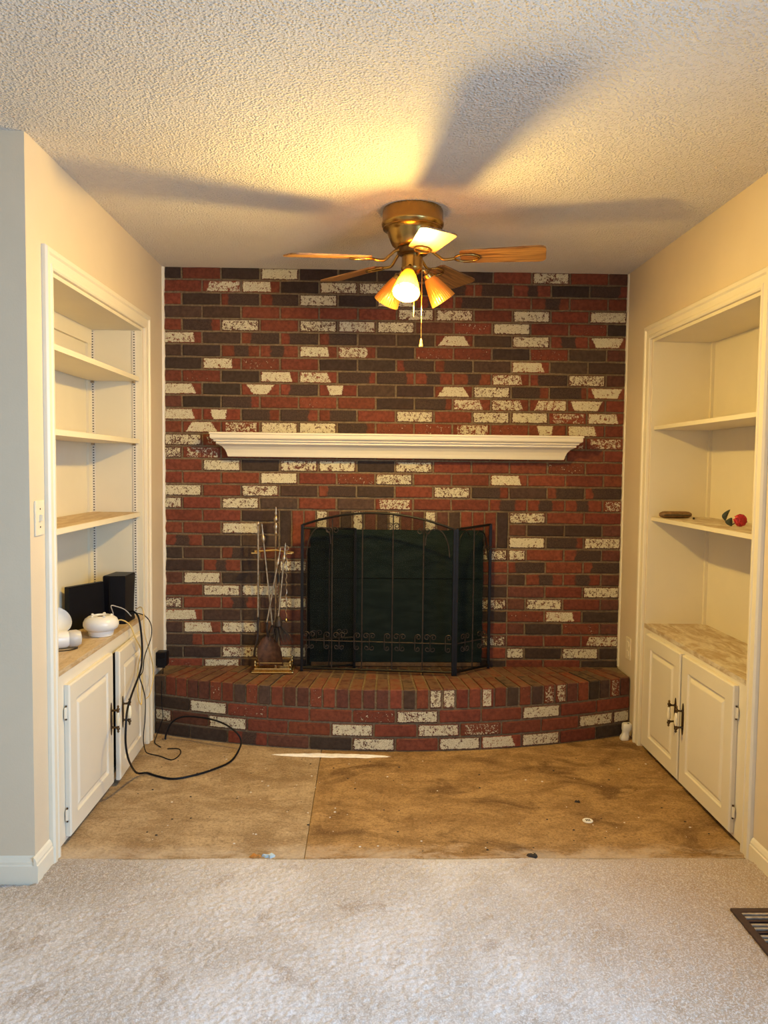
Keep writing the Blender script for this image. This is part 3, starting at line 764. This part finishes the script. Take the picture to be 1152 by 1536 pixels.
# ------------------------------------------------------------------ fire screen
A_, B_, C_, D_ = Vector((-.333,4.118,0)), Vector((.461,4.036,0)), Vector((.672,4.196,0)), Vector((-.055,4.190,0))
Z0 = HT+.004
fs = thing('fire_screen', (.06, 4.07, HT), 'black wrought-iron three-panel fire screen with arched top and scrollwork', 'fire screen')
def spiral(c, ex, r0, r1, a0, a1, n=26):
    """flat scroll in the plane spanned by ex (horizontal) and z"""
    return [c+ex*(math.cos(a)*r)+Vector((0,0,math.sin(a)*r)) for a, r in ((a0+(a1-a0)*k/n, r0+(r1-r0)*k/n) for k in range(n+1))]
def bar(p, q, w=.010, name='bar', par=None, mat='dark_iron'):
    return MB().tube([p, q], w/2, 6).build(name, mat, par or fs)
def panel(P, Q, zp, zq, arch, bars, w, posts=(True, True), label=None):
    d = (Q-P); L_ = d.length; ex = d.normalized(); up = Vector((0,0,1))
    zt = lambda t: zp+(zq-zp)*t+arch*(1-(2*t-1)**2)
    root = MB().tube([P+d*t+up*zt(t) for t in [k/24 for k in range(25)]], w/2, 8).build('top_rail', 'dark_iron', fs, True)
    if label: root['label'] = label
    if posts[0]: MB().box(P.x-w*.6, P.x+w*.6, P.y-w*.6, P.y+w*.6, Z0-.004, zp+.004, .002).build('post', 'dark_iron', fs)
    if posts[1]: MB().box(Q.x-w*.6, Q.x+w*.6, Q.y-w*.6, Q.y+w*.6, Z0-.004, zq+.004, .002).build('post', 'dark_iron', fs)
    MB().tube([P+up*(Z0+.012), Q+up*(Z0+.012)], w*.55, 6).build('bottom_rail', 'dark_iron', fs)
    MB().tube([P+up*.476, Q+up*.476], .0035, 6).build('scroll_rail', 'rusty_iron', fs)
    n = 24; pts = [P+d*(k/n) for k in range(n+1)]; nb = Vector((-ex.y, ex.x, 0))*.004
    m = MB(); m.add([p+nb+up*(Z0+.012) for p in pts]+[pts[k]+nb+up*zt(k/n) for k in range(n+1)], [(k, k+1, n+2+k, n+1+k) for k in range(n)])
    m.build('mesh_sheet', 'wire_mesh', fs)
    for t in bars: bar(P+d*t+up*(Z0+.012), P+d*t+up*(zt(t)-.002), .007, 'upright', mat='rusty_iron')
    fr = -Vector((-ex.y, ex.x, 0))*.006
    def scroll(t, zc, r, hand, vert, turns=1.35):
        c = P+d*t+up*zc+fr
        pts = spiral(c+ex*hand*r, ex, r, r*.28, PI if hand > 0 else 0, (PI-hand*vert*2*PI*turns) if hand > 0 else (0-hand*vert*2*PI*turns))
        tail = [c+up*(-vert*.05), c+up*(-vert*.02)]
        MB().tube(tail+pts, .0026, 5).build('scroll', 'rusty_iron', fs, True)
    return scroll, zt
sc, zt = panel(A_, B_, 1.086, 1.074, .075, (.2, .4, .6, .8), .012)
for t in (.2, .6, .8):
    for hd in (-1, 1): sc(t, zt(t)-.062 if t != .2 else zt(t)-.070, .018, hd, 1)
for k in range(10):
    t = .05+.10*k
    for hd in ((-1, 1) if k % 2 == 0 else (1,)):
        sc(t, .508, .017, hd, 1, 1.2); sc(t, .446, .014, hd, -1, 1.1)
# big quarter scrolls under the arch
for t, hd in ((.03, 1), (.97, -1)):
    P = A_+(B_-A_)*t; ex = (B_-A_).normalized()*hd
    MB().tube(smooth_path([P+Vector((0,0,.93)), P+ex*.010+Vector((0,0,1.00)), P+ex*.040+Vector((0,0,1.060)), P+ex*.085+Vector((0,0,1.075)), P+ex*.120+Vector((0,0,1.045)), P+ex*.128+Vector((0,0,.99))]), .0030, 6).build('scroll', 'rusty_iron', fs, True)
sc2, zt2 = panel(B_+Vector((.014,.004,0)), C_, 1.076, 1.092, 0, (.50,), .013, label='right folding wing of the screen')
for z_, v in ((.508, 1), (.446, -1)):
    for t in (.25, .75):
        for hd in (-1, 1): sc2(t, z_, .017, hd, v, 1.2)
for hd, t in ((1, .06), (-1, .94)):
    ex = (C_-B_).normalized()*hd; P = B_+(C_-B_)*t
    MB().tube(smooth_path([P+Vector((0,0,.90)), P+ex*.006+Vector((0,0,.97)), P+ex*.030+Vector((0,0,1.04)), P+ex*.070+Vector((0,0,1.062)), P+ex*.092+Vector((0,0,1.04))]), .0035, 6).build('scroll', 'dark_iron', fs, True)
for hd in (-1, 1): sc2(.88, .965, .016, hd, 1)
sc3, zt3 = panel(A_+Vector((.006,.012,0)), D_, 1.070, 1.062, 0, (.5,), .012, (False, True), label='left wing of the screen folded in behind the main panel')
for t in (.25, .75):
    for hd in (-1, 1): sc3(t, .508, .017, hd, 1, 1.2)
# ------------------------------------------------------------------ fireplace tools
ty = 4.128
st = thing('tool_stand', (-.478, ty, HT), 'brass fireplace tool stand with railed tray base on the hearth', 'tool stand')
MB().box(-.590, -.372, ty-.075, ty+.075, HT, HT+.010, .003).build('base_plate', 'brass', st)
MB().box(-.578, -.384, ty-.064, ty+.064, HT+.010, HT+.026, .004).build('base_tray', 'brass', st)
for xx in (-.572, -.390):
    for yy in (ty-.058, ty+.058): MB().lathe([(.004,0),(.0035,.008),(.007,.014),(.004,.020),(.0065,.030),(.005,.036),(.001,.041)], 10, (xx,yy,HT+.026)).build('rail_post', 'brass', st, True)
for yy in (ty-.058, ty+.058): MB().tube([(-.572,yy,HT+.053),(-.390,yy,HT+.053)], .0035, 8).build('gallery_rail', 'brass', st)
for xx in (-.572, -.390): MB().tube([(xx,ty-.058,HT+.053),(xx,ty+.058,HT+.053)], .0035, 8).build('gallery_rail', 'brass', st)
MB().lathe([(.006,0),(.006,.70),(.009,.705),(.006,.712),(.010,.728),(.013,.742),(.008,.756),(.006,.764),(.011,.772),(.013,.782),(.009,.794),(.005,.800),(.008,.812),(.004,.822),(.006,.832),(.002,.846)], 14, (-.472,ty,HT+.024)).build('centre_pole', 'steel', st, True)
MB().tube([(-.582,ty-.012,.945),(-.50,ty-.004,.950),(-.472,ty,.952),(-.43,ty-.006,.946),(-.375,ty-.016,.940)], .0065, 8).build('hanger_bar', 'brass', st, True)
for xx in (-.575, -.405): MB().box(xx-.022, xx+.022, ty-.030, ty-.004, .934, .942, .002).build('hanger_hook', 'brass', st)
# --- poker
k = thing('poker', (-.561, ty-.026, HT+.03), 'iron fireplace poker hanging at the left of the tool stand', 'poker')
MB().tube([(-.561,ty-.028,1.085),(-.561,ty-.028,.60)], .0052, 10).build('rod', 'steel', k)
MB().lathe([(.004,-.012),(.009,-.004),(.0095,.004),(.004,.012)], 12, (-.561,ty-.028,1.092)).build('knob', 'steel', k, True)
MB().tube(smooth_path([(-.561,ty-.028,.60),(-.562,ty-.028,.52),(-.568,ty-.03,.47),(-.577,ty-.032,.43),(-.580,ty-.032,.39)]), [.006]*24+[.003], 8).build('hook_tip', 'rusty_iron', k, True)
FIN = [(.004,0),(.005,.010),(.009,.018),(.012,.030),(.010,.044),(.005,.052),(.0065,.060),(.004,.072),(.0055,.082),(.0025,.094),(.004,.104),(.001,.114)]
def rod_tool(name, top, bot, label, cat):
    o = thing(name, (bot[0], bot[1], HT+.03), label, cat); T, Bq = Vector(top), Vector(bot); ax = (T-Bq).normalized()
    MB().tube([T, Bq], .0048, 10).build('rod', 'steel', o)
    MB().lathe(FIN, 14, T-ax*.004, ax).build('finial_handle', 'steel', o, True)
    return o, ax
k, ax = rod_tool('fire_tongs', (-.533,ty-.014,.985), (-.486,ty-.030,.560), 'slim fireplace tongs leaning left of the centre pole, tall finial handle', 'tongs')
for s in (-1, 1): MB().tube(smooth_path([(-.486,ty-.030,.562),(-.486+s*.016,ty-.032,.52),(-.484+s*.020,ty-.032,.47),(-.480+s*.006,ty-.032,.42)]), .0040, 6).build('tong_arm', 'rusty_iron', k, True)
k, ax = rod_tool('ash_shovel', (-.462,ty-.040,.860), (-.512,ty-.052,.575), 'fireplace shovel with rust-brown pan standing in the tool stand', 'shovel')
pan = MB(); rows = []
for j in range(9):
    t = j/8; zz = .505-.158*t; hw = .018+.046*min(1, t*2.2)**.6; cx = -.505+.018*t; yy = ty-.040-.016*math.sin(t*PI)
    rows.append([(cx-hw, yy-.020, zz), (cx-hw*.6, yy, zz), (cx, yy+.006, zz), (cx+hw*.6, yy, zz), (cx+hw, yy-.020, zz), (cx+hw*.98, yy-.016, zz), (cx+hw*.58, yy+.004, zz), (cx, yy+.010, zz), (cx-hw*.58, yy+.004, zz), (cx-hw*.98, yy-.016, zz)])
pan.rings(rows).build('pan', 'pan_rust', k, True)
MB().tube(smooth_path([(-.512,ty-.052,.578),(-.512,ty-.050,.545),(-.506,ty-.040,.50)]), .007, 8).build('socket', 'rusty_iron', k, True)
k, ax = rod_tool('hearth_brush', (-.427,ty-.040,.885), (-.452,ty-.050,.600), 'fireplace brush with dark matted bristles hanging beside the screen', 'brush')
MB().lathe([(.006,.05),(.012,.045),(.020,.020),(.022,0),(.016,-.006)], 14, (-.452,ty-.050,.560)).build('brush_head', 'rusty_iron', k, True)
m = MB()
for j in range(90):
    a = random.random()*2*PI; rr = .018*random.random()**.5; sp_ = 1.0+1.2*random.random()
    p = Vector((-.452+rr*math.cos(a), ty-.050+rr*.7*math.sin(a), .560)); q_ = Vector((-.436+rr*sp_*2.1*math.cos(a), ty-.052+rr*sp_*math.sin(a), .560-.05-.045*random.random()))
    m.tube([p, p.lerp(q_, .5)+Vector((random.uniform(-.004,.004), 0, 0)), q_], .0011, 3)
b_ = m.build('bristles', 'bristle', k); b_['kind'] = 'stuff'
hc = thing('hanging_chain', (-.413, ty-.030, .595), 'thin twisted metal chain hanging from the tool stand hook', 'chain')
MB().tube([(-.413+.0025*math.sin(j*.9), ty-.032+.0025*math.cos(j*.9), .955-.36*j/60) for j in range(61)], .0026, 6).build('twisted_wire', 'steel', hc, True)
MB().tube([(-.413+.011*math.cos(2*PI*j/18), ty-.032, .966+.011*math.sin(2*PI*j/18)) for j in range(18)], .0028, 6, True).build('ring', 'steel', hc, True)
MB().lathe([(.002,.012),(.007,.008),(.009,0),(.006,-.008),(.002,-.010)], 12, (-.413,ty-.032,.585)).build('weight', 'brass', hc, True)
# ------------------------------------------------------------------ wall plates
def plate(name, c, sg, label, cat, dark=False):
    t = thing(name, c, label, cat); x, y, zc = c
    MB().box(min(x,x+sg*.006), max(x,x+sg*.006), y-.035, y+.035, zc-.058, zc+.058, .002).build('cover_plate', 'cream_plastic', t)
    return t
t = plate('light_switch', (XL, 2.626, 1.214), 1, 'ivory toggle light switch on the left wall beside the bookcase', 'switch')
MB().box(XL+.005, XL+.016, 2.621, 2.631, 1.204, 1.226, .002).build('toggle', 'cream_plastic', t)
for dz in (-.03, .03): MB().lathe([(.003,0),(.003,.0012)], 8, (XL+.006, 2.626, 1.214+dz), (1,0,0)).build('screw', 'dark_bronze', t)
t = plate('wall_outlet', (XR, 4.072, .450), -1, 'ivory wall outlet on the right wall near the hearth', 'outlet')
for dz in (-.024, .024): MB().box(XR-.009, XR-.005, 4.057, 4.087, .450+dz-.014, .450+dz+.014, .003).build('receptacle', 'cream_plastic', t)
t = plate('wall_outlet', (XL, 4.035, .385), 1, 'ivory wall outlet on the left wall behind the black adapter', 'outlet')
ad = thing('power_adapter', (XL+.006, 4.06, .37), 'black power adapter plugged in beside the left end of the hearth', 'adapter')
MB().box(XL+.0065, XL+.062, 4.035, 4.095, .352, .425, .006).build('body', 'black_plastic', ad)
MB().box(XL+.014, XL+.056, 4.030, 4.0355, .345, .395, .003).build('face', 'black_rubber', ad)
MB().tube(smooth_path([(-1.050,4.062,.353),(-1.046,4.05,.318),(-1.044,4.022,.290),(-1.040,3.990,.24),(-1.036,3.985,.16),(-1.030,3.975,.10),(-1.046,3.965,.05),(-1.055,3.94,.012),(-1.045,3.88,.004),(-1.00,3.82,.004)]), .0024, 6).build('cord', 'black_rubber', ad, True)
# ------------------------------------------------------------------ things on the left counter
cz = .6552
def obox(p, q, th, z0, z1, b):
    """upright slab from p to q (plan), th thick"""
    P, Q = Vector((*p, 0)), Vector((*q, 0)); d = (Q-P); L_ = d.length; a = math.atan2(d.y, d.x)
    m = MB().box(0, L_, -th/2, th/2, z0, z1, b); ca, sa = math.cos(a), math.sin(a)
    m.v = [(P.x+x*ca-y*sa, P.y+x*sa+y*ca, zz) for x, y, zz in m.v]; return m
rt = thing('router_panel', (-1.27, 3.52, cz), 'flat black router standing on edge at the back of the left counter', 'router')
obox((-1.312, 3.452), (-1.215, 3.640), .026, cz, .853, .004).build('casing', 'black_plastic', rt)
obox((-1.300, 3.446), (-1.203, 3.634), .004, cz+.010, .846, .0015).build('front_face', 'black_rubber', rt)
tw = thing('modem_tower', (-1.16, 3.70, cz), 'tall black modem tower standing on the left counter', 'modem')
m = MB(); rows = []
for zz, k in ((cz, 1.0), (cz+.006, 1.03), (cz+.04, .93), (.80, 1.0), (.874, 1.05), (.880, 1.0)):
    rows.append([(-1.155+(x)*k, 3.685+y*k, zz) for x, y in ((-.052,-.060),(-.018,-.068),(.046,-.058),(.050,.075),(-.040,.085))])
m.rings(rows).build('casing', 'black_plastic', tw)
MB().rings([[(-1.155-.020+dx, 3.685-.0695+dy, zz) for dx, dy in ((-.005,0),(.005,-.0006),(.005,.004),(-.005,.004))] for zz in (cz+.05, .868)]).build('light_strip', 'black_rubber', tw)
MB().box(-1.185, -1.150, 3.595, 3.613, cz+.001, cz+.014, .002).build('blue_plug', 'blue_led', tw)
dm = thing('dome_housing', (-1.140, 3.385, cz), 'round white plastic dome housing with an open top on the left counter', 'dome')
c = (-1.140, 3.385, cz)
MB().lathe([(.046,0),(.050,.002),(.054,.020),(.0555,.024)], 40, c).build('base_ring', 'white_plastic', dm, True)
MB().lathe([(.0555,.024),(.068,.032),(.074,.046),(.073,.060),(.066,.074),(.052,.084),(.040,.088),(.034,.088),(.032,.084),(.024,.083),(.012,.080)], 40, c).build('dome_shell', 'white_plastic', dm, True)
for k in range(5):
    a = 2*PI*k/5+.3; MB().lathe([(.006,0),(.006,.004),(.003,.006)], 10, (c[0]+.043*math.cos(a), c[1]+.043*math.sin(a), cz+.0865)).build('rim_clip', 'white_plastic', dm, True)
MB().lathe([(.017,0),(.017,.0015)], 20, (c[0]+.004, c[1]-.004, cz+.0825)).build('opening', 'vent_brown', dm)
fl = thing('security_lamp', (-1.215, 3.14, cz), 'white security lamp head with round reflector and frosted lens lying on the left counter', 'lamp')
m = MB().lathe([(.008,-.052),(.030,-.046),(.050,-.030),(.060,-.008),(.062,.014),(.058,.020),(.050,.004),(.020,-.020)], 36, (-1.255, 3.180, cz+.098), (.55,-.55,.62)).build('reflector', 'white_plastic', fl, True)
MB().lathe([(.026,-.045),(.033,-.038),(.034,.030),(.031,.036),(.031,.044)], 32, (-1.225, 3.130, cz+.036), (.80,.42,.02)).build('barrel', 'white_plastic', fl, True)
MB().lathe([(.0315,.0),(.034,.006),(.034,.030),(.027,.046),(.010,.050)], 32, (-1.190, 3.1485, cz+.0365), (.80,.42,.02)).build('lens', 'frosted_lens', fl, True)
MB().tube(smooth_path([(-1.235,3.085,cz+.004),(-1.20,3.08,cz+.003),(-1.165,3.10,cz+.003),(-1.150,3.135,cz+.003)]), .0022, 6).build('wire_lead', 'black_rubber', fl, True)
# ------------------------------------------------------------------ cables
def cable(name, pts, r, mat, label, cat='cable'):
    o = MB().tube(smooth_path(pts), r, 8).build(name, mat, None, True); return tag(o, label, cat)
cable('coax_cable', [(-1.108,3.68,.700),(-1.075,3.64,.712),(-1.040,3.60,.690),(-1.026,3.595,.600),(-1.026,3.600,.510),(-1.018,3.540,.455),(-.995,3.340,.415),(-.975,3.205,.385),(-.970,3.165,.324),(-.972,3.170,.247),(-.975,3.225,.160),(-1.005,3.43,.030),(-.975,3.485,.008),(-.923,3.455,.006),(-.842,3.424,.006),(-.762,3.462,.006),(-.687,3.532,.006),(-.626,3.622,.007),(-.606,3.735,.016),(-.601,3.79,.048),(-.631,3.80,.091),(-.702,3.82,.128),(-.808,3.87,.137),(-.912,3.90,.130),(-.972,3.92,.093),(-.999,3.925,.037),(-1.004,3.92,.007)], .0045, 'black_rubber', 'thick black coaxial cable looping from the counter onto the floor')
cable('power_lead', [(-1.118,3.70,.690),(-1.085,3.715,.690),(-1.045,3.72,.676),(-1.038,3.795,.622),(-1.036,3.792,.560),(-1.040,3.690,.487),(-1.038,3.655,.430),(-1.040,3.610,.410),(-1.040,3.655,.352),(-1.038,3.690,.280),(-1.036,3.675,.190),(-1.034,3.640,.110),(-1.042,3.70,.030),(-1.03,3.73,.004),(-.973,3.702,.0035),(-.904,3.655,.0035),(-.884,3.735,.0035),(-.908,3.80,.0035),(-.963,3.80,.0035)], .0024, 'black_rubber', 'thin black power cord hanging down the left cabinet door to a floor tangle', 'cord')
cable('network_cable', [(-1.120,3.455,.676),(-1.095,3.50,.700),(-1.060,3.53,.672),(-1.043,3.545,.615),(-1.040,3.630,.532),(-1.042,3.592,.465),(-1.045,3.588,.403),(-1.045,3.597,.323),(-1.043,3.638,.273),(-1.045,3.662,.320),(-1.045,3.664,.414)], .0028, 'yellow_cable', 'yellow network cable with a hanging loop over the far cabinet door')
cable('network_cable', [(-1.098,3.76,.700),(-1.070,3.74,.715),(-1.050,3.715,.690),(-1.046,3.715,.595),(-1.044,3.815,.456),(-1.044,3.860,.361),(-1.046,3.804,.278),(-1.050,3.745,.269)], .0022, 'yellow_cable', 'second yellow network cable dropping along the bookcase casing')
cable('grey_wire', [(-1.165,3.60,.672),(-1.140,3.55,.715),(-1.120,3.46,.770),(-1.118,3.54,.752),(-1.112,3.63,.722),(-1.095,3.67,.685)], .0022, 'grey_cable', 'short grey wire arching in front of the black modem', 'wire')
# ------------------------------------------------------------------ right shelf and floor oddments
sz = 1.1632
gc = thing('glasses_case', (1.475, 3.74, sz), 'rolled brown leather case lying on the right lower shelf', 'case')
rows = []
for j in range(13):
    t = j/12; k = max(.30, (1-abs(2*t-1)**9))**.5; cx = 1.416+.150*t
    rows.append([(cx, 3.74+.024*k*math.cos(a), sz+.0172+.0168*k*math.sin(a)) for a in [2*PI*q/14 for q in range(14)]])
MB().rings(rows).build('body', 'leather', gc, True)
MB().tube([(1.425,3.716,sz+.016),(1.47,3.7145,sz+.017),(1.555,3.7155,sz+.016)], .0020, 6).build('seam', 'leaf_dark', gc)
rs = thing('fabric_rose', (1.54, 3.19, sz), 'red artificial rose with dark leaves lying on the right lower shelf', 'flower')
c = Vector((1.524, 3.16, sz+.030))
for k in range(16):
    ring_ = 0 if k < 3 else (1 if k < 8 else 2); a = k*2.4; rr = (.010, .019, .027)[ring_]; tilt = (.15, .5, .85)[ring_]
    m = MB(); rows = []
    d = Vector((math.cos(a), -.35, math.sin(a))).normalized(); sd = d.cross(Vector((0,-1,0))).normalized(); fw = Vector((0,-1,0))
    for j in range(5):
        t = j/4-.5; rw = []
        for i_ in range(5):
            s = i_/4; w = .014*(1+ring_*.2)*math.sin(PI*(.15+.75*s))
            p = c+d*(rr*s**.8)+sd*(w*t*2)+fw*(.020*(1-s*tilt)+.007*math.sin(3.1*k+5*s+6*t)*s-.016*s*abs(t))
            rw.append(p)
        rows.append(rw)
    vs_ = [p for r_ in rows for p in r_]+[p+fw*.0012 for r_ in rows for p in r_]
    fs_ = [(j*5+i_, j*5+i_+1, (j+1)*5+i_+1, (j+1)*5+i_) for j in range(4) for i_ in range(4)]
    fs_ += [tuple(25+q for q in reversed(f)) for f in fs_]
    bo = [0,1,2,3,4,9,14,19,24,23,22,21,20,15,10,5]
    fs_ += [(bo[q], bo[(q+1) % 16], 25+bo[(q+1) % 16], 25+bo[q]) for q in range(16)]
    m.add(vs_, fs_).build('petal', 'rose_petal', rs, True)
for base_, tip, w in (((1.502,3.18,sz+.004),(1.506,3.19,sz+.038),.016), ((1.490,3.21,sz+.026),(1.510,3.215,sz+.070),.013)):
    b0, tp = Vector(base_), Vector(tip); ex = Vector((1,.1,0)); rows = []
    for j in range(9):
        t = j/8; wv = w*math.sin(PI*min(.97, t*.9+.06))**.8; p = b0.lerp(tp, t)+Vector((-.010*math.sin(PI*t), 0, 0))
        rows.append([p-ex*wv+Vector((0,.004,0)), p+Vector((0,-.003,0)), p+ex*wv+Vector((0,.004,0)), p+Vector((0,.002,0))])
    MB().rings(rows).build('leaf', 'leaf_dark', rs, True)
MB().tube(smooth_path([(1.521,3.175,sz+.024),(1.508,3.20,sz+.008),(1.490,3.215,sz+.026),(1.497,3.215,sz+.045)]), .002, 6).build('stem', 'leaf_dark', rs)
tag(MB().lathe([(.002,0),(.005,.002),(.0055,.006),(.002,.010)], 8, (1.545,3.655,sz)).build('pellet', 'dark_debris'), 'tiny dark pellet on the right lower shelf', 'pellet')
pg = thing('air_freshener', (1.355, 3.965, 0), 'white plug-in air freshener standing where the hearth meets the right wall', 'air freshener')
MB().rings([[(1.352+x*k+dx, 3.955+y*k*.8+dx*.1, zz) for x, y in ((-.020,-.014),(-.012,-.021),(.012,-.021),(.020,-.014),(.020,.014),(.012,.021),(-.012,.021),(-.020,.014))] for zz, k, dx in ((0,.92,-.006),(.006,1.05,-.006),(.018,1.02,-.004),(.032,.80,0),(.044,.82,.002),(.056,1.12,.006),(.080,1.10,.007),(.086,.95,.007))]).build('body', 'white_plastic', pg, True)
MB().lathe([(.0055,0),(.0055,.0015)], 12, (1.364,3.950,.0855)).build('vent_hole', 'dark_iron', pg)
ds = thing('floor_disc', (.892, 3.02, .0005), 'small white plastic disc lying on the bare brown subfloor', 'disc')
MB().lathe([(.020,0),(.021,.002),(.019,.004),(.012,.0035)], 28, (.892,3.02,.0003)).build('rim', 'white_plastic', ds, True)
for k in range(3): MB().box(.884+k*.0065, .888+k*.0065, 3.012, 3.028, .0035, .0045).build('slot', 'dark_iron', ds)
vt = thing('floor_register', (1.24, 2.24, .012), 'brown metal floor register with worn slats in the carpet by the right wall', 'floor vent')
v0, v1, w0, w1 = 1.160, 1.330, 2.095, 2.372
fr_ = MB(); A = [(v0,w0),(v1,w0),(v1,w1),(v0,w1)]; B = [(v0+.022,w0+.022),(v1-.022,w0+.022),(v1-.022,w1-.022),(v0+.022,w1-.022)]
vs = [(x,y,zz) for zz in (.010,.0185) for (x,y) in A+B]; fs_ = []
for k in range(4):
    j = (k+1) % 4; fs_ += [(k,j,4+j,4+k), (8+k,12+k,12+j,8+j), (k,8+k,8+j,j), (4+k,4+j,12+j,12+k)]
fr_.add(vs, fs_).build('frame', 'vent_brown', vt)
MB().box(v0+.022, v1-.022, w0+.022, w1-.022, .008, .0105).build('well', 'dark_iron', vt)
for k in range(12):
    yy = w0+.034+k*.0195; MB().box(v0+.024, v1-.024, yy-.0045, yy+.0045, .0115, .0175, .001).build('slat', 'vent_worn' if k % 3 else 'vent_brown', vt)
# plaster dust swept against the hearth foot
m = MB(); n = 40; P = []
for k in range(n):
    t = k/n*2*PI; u = math.cos(t); P.append((-.155+.285*u+.012*random.uniform(-1,1), 3.722+.020*math.sin(t)*(1+.5*random.random())-.012*u-.004*random.random()))
m.add([(x,y,.0004) for x, y in P]+[(-.155+(x+.155)*.75, 3.722+(y-3.722)*.6, .0035+.002*random.random()) for x, y in P]+[(-.155, 3.722, .005)], [(k,(k+1) % n,n+(k+1) % n,n+k) for k in range(n)]+[(n+k,n+(k+1) % n,2*n) for k in range(n)])
tag(m.build('plaster_dust', 'plaster_dust'), 'long smear of white plaster dust at the foot of the hearth', 'dust', kind='stuff')
# crumbs of debris on the subfloor and carpet
m = MB(); m2 = MB()
for k in range(120):
    x = random.uniform(-1.0, 1.34); y = random.uniform(2.76, 3.70); s = random.uniform(.002, .006)
    zb = .0 if y > 2.73 else .014
    (m if k % 2 else m2).lathe([(s*.5,0),(s,s*.25),(s*.4,s*.6)], 5, (x, y, zb))
tag(m.build('dark_crumbs', 'dark_debris'), 'scattered dark crumbs of debris on the stained floor', 'debris', kind='stuff')
tag(m2.build('pale_crumbs', 'pale_debris'), 'scattered pale flakes of paint on the stained floor', 'debris', kind='stuff')
# scraps caught on the cut edge of the carpet
def scrap(name, x, y, z0, r, mat, label, seed):
    q = random.Random(seed); n = 11; P = [(x+r*(1+.5*q.uniform(-1, 1))*math.cos(2*PI*k/n), y+.6*r*(1+.5*q.uniform(-1, 1))*math.sin(2*PI*k/n)) for k in range(n)]
    m = MB(); m.add([(a, b, z0) for a, b in P]+[(x+(a-x)*.8, y+(b-y)*.8, z0+.004+.006*q.random()) for a, b in P]+[(x, y, z0+.007)], [(k, (k+1) % n, n+(k+1) % n, n+k) for k in range(n)]+[(n+k, n+(k+1) % n, 2*n) for k in range(n)]+[tuple(range(n-1, -1, -1))])
    return tag(m.build(name, mat), label, 'scrap')
plain('pale_blue', (.42, .52, .56), .8); plain('rust_orange', (.42, .17, .03), .8)
scrap('foam_scrap', -.335, 2.738, .0005, .020, 'pale_blue', 'small pale blue scrap at the edge of the carpet', 5)
scrap('padding_scrap', -.385, 2.735, .0005, .018, 'rust_orange', 'small orange padding scrap beside the pale blue scrap', 6)
scrap('fibre_scrap', .612, 2.738, .0005, .024, 'dark_debris', 'dark fibre scrap at the carpet edge right of centre', 8)
scrap('clay_lump', .898, 3.195, .0003, .012, 'rusty_iron', 'small grey lump on the brown subfloor by the right cabinet', 9)
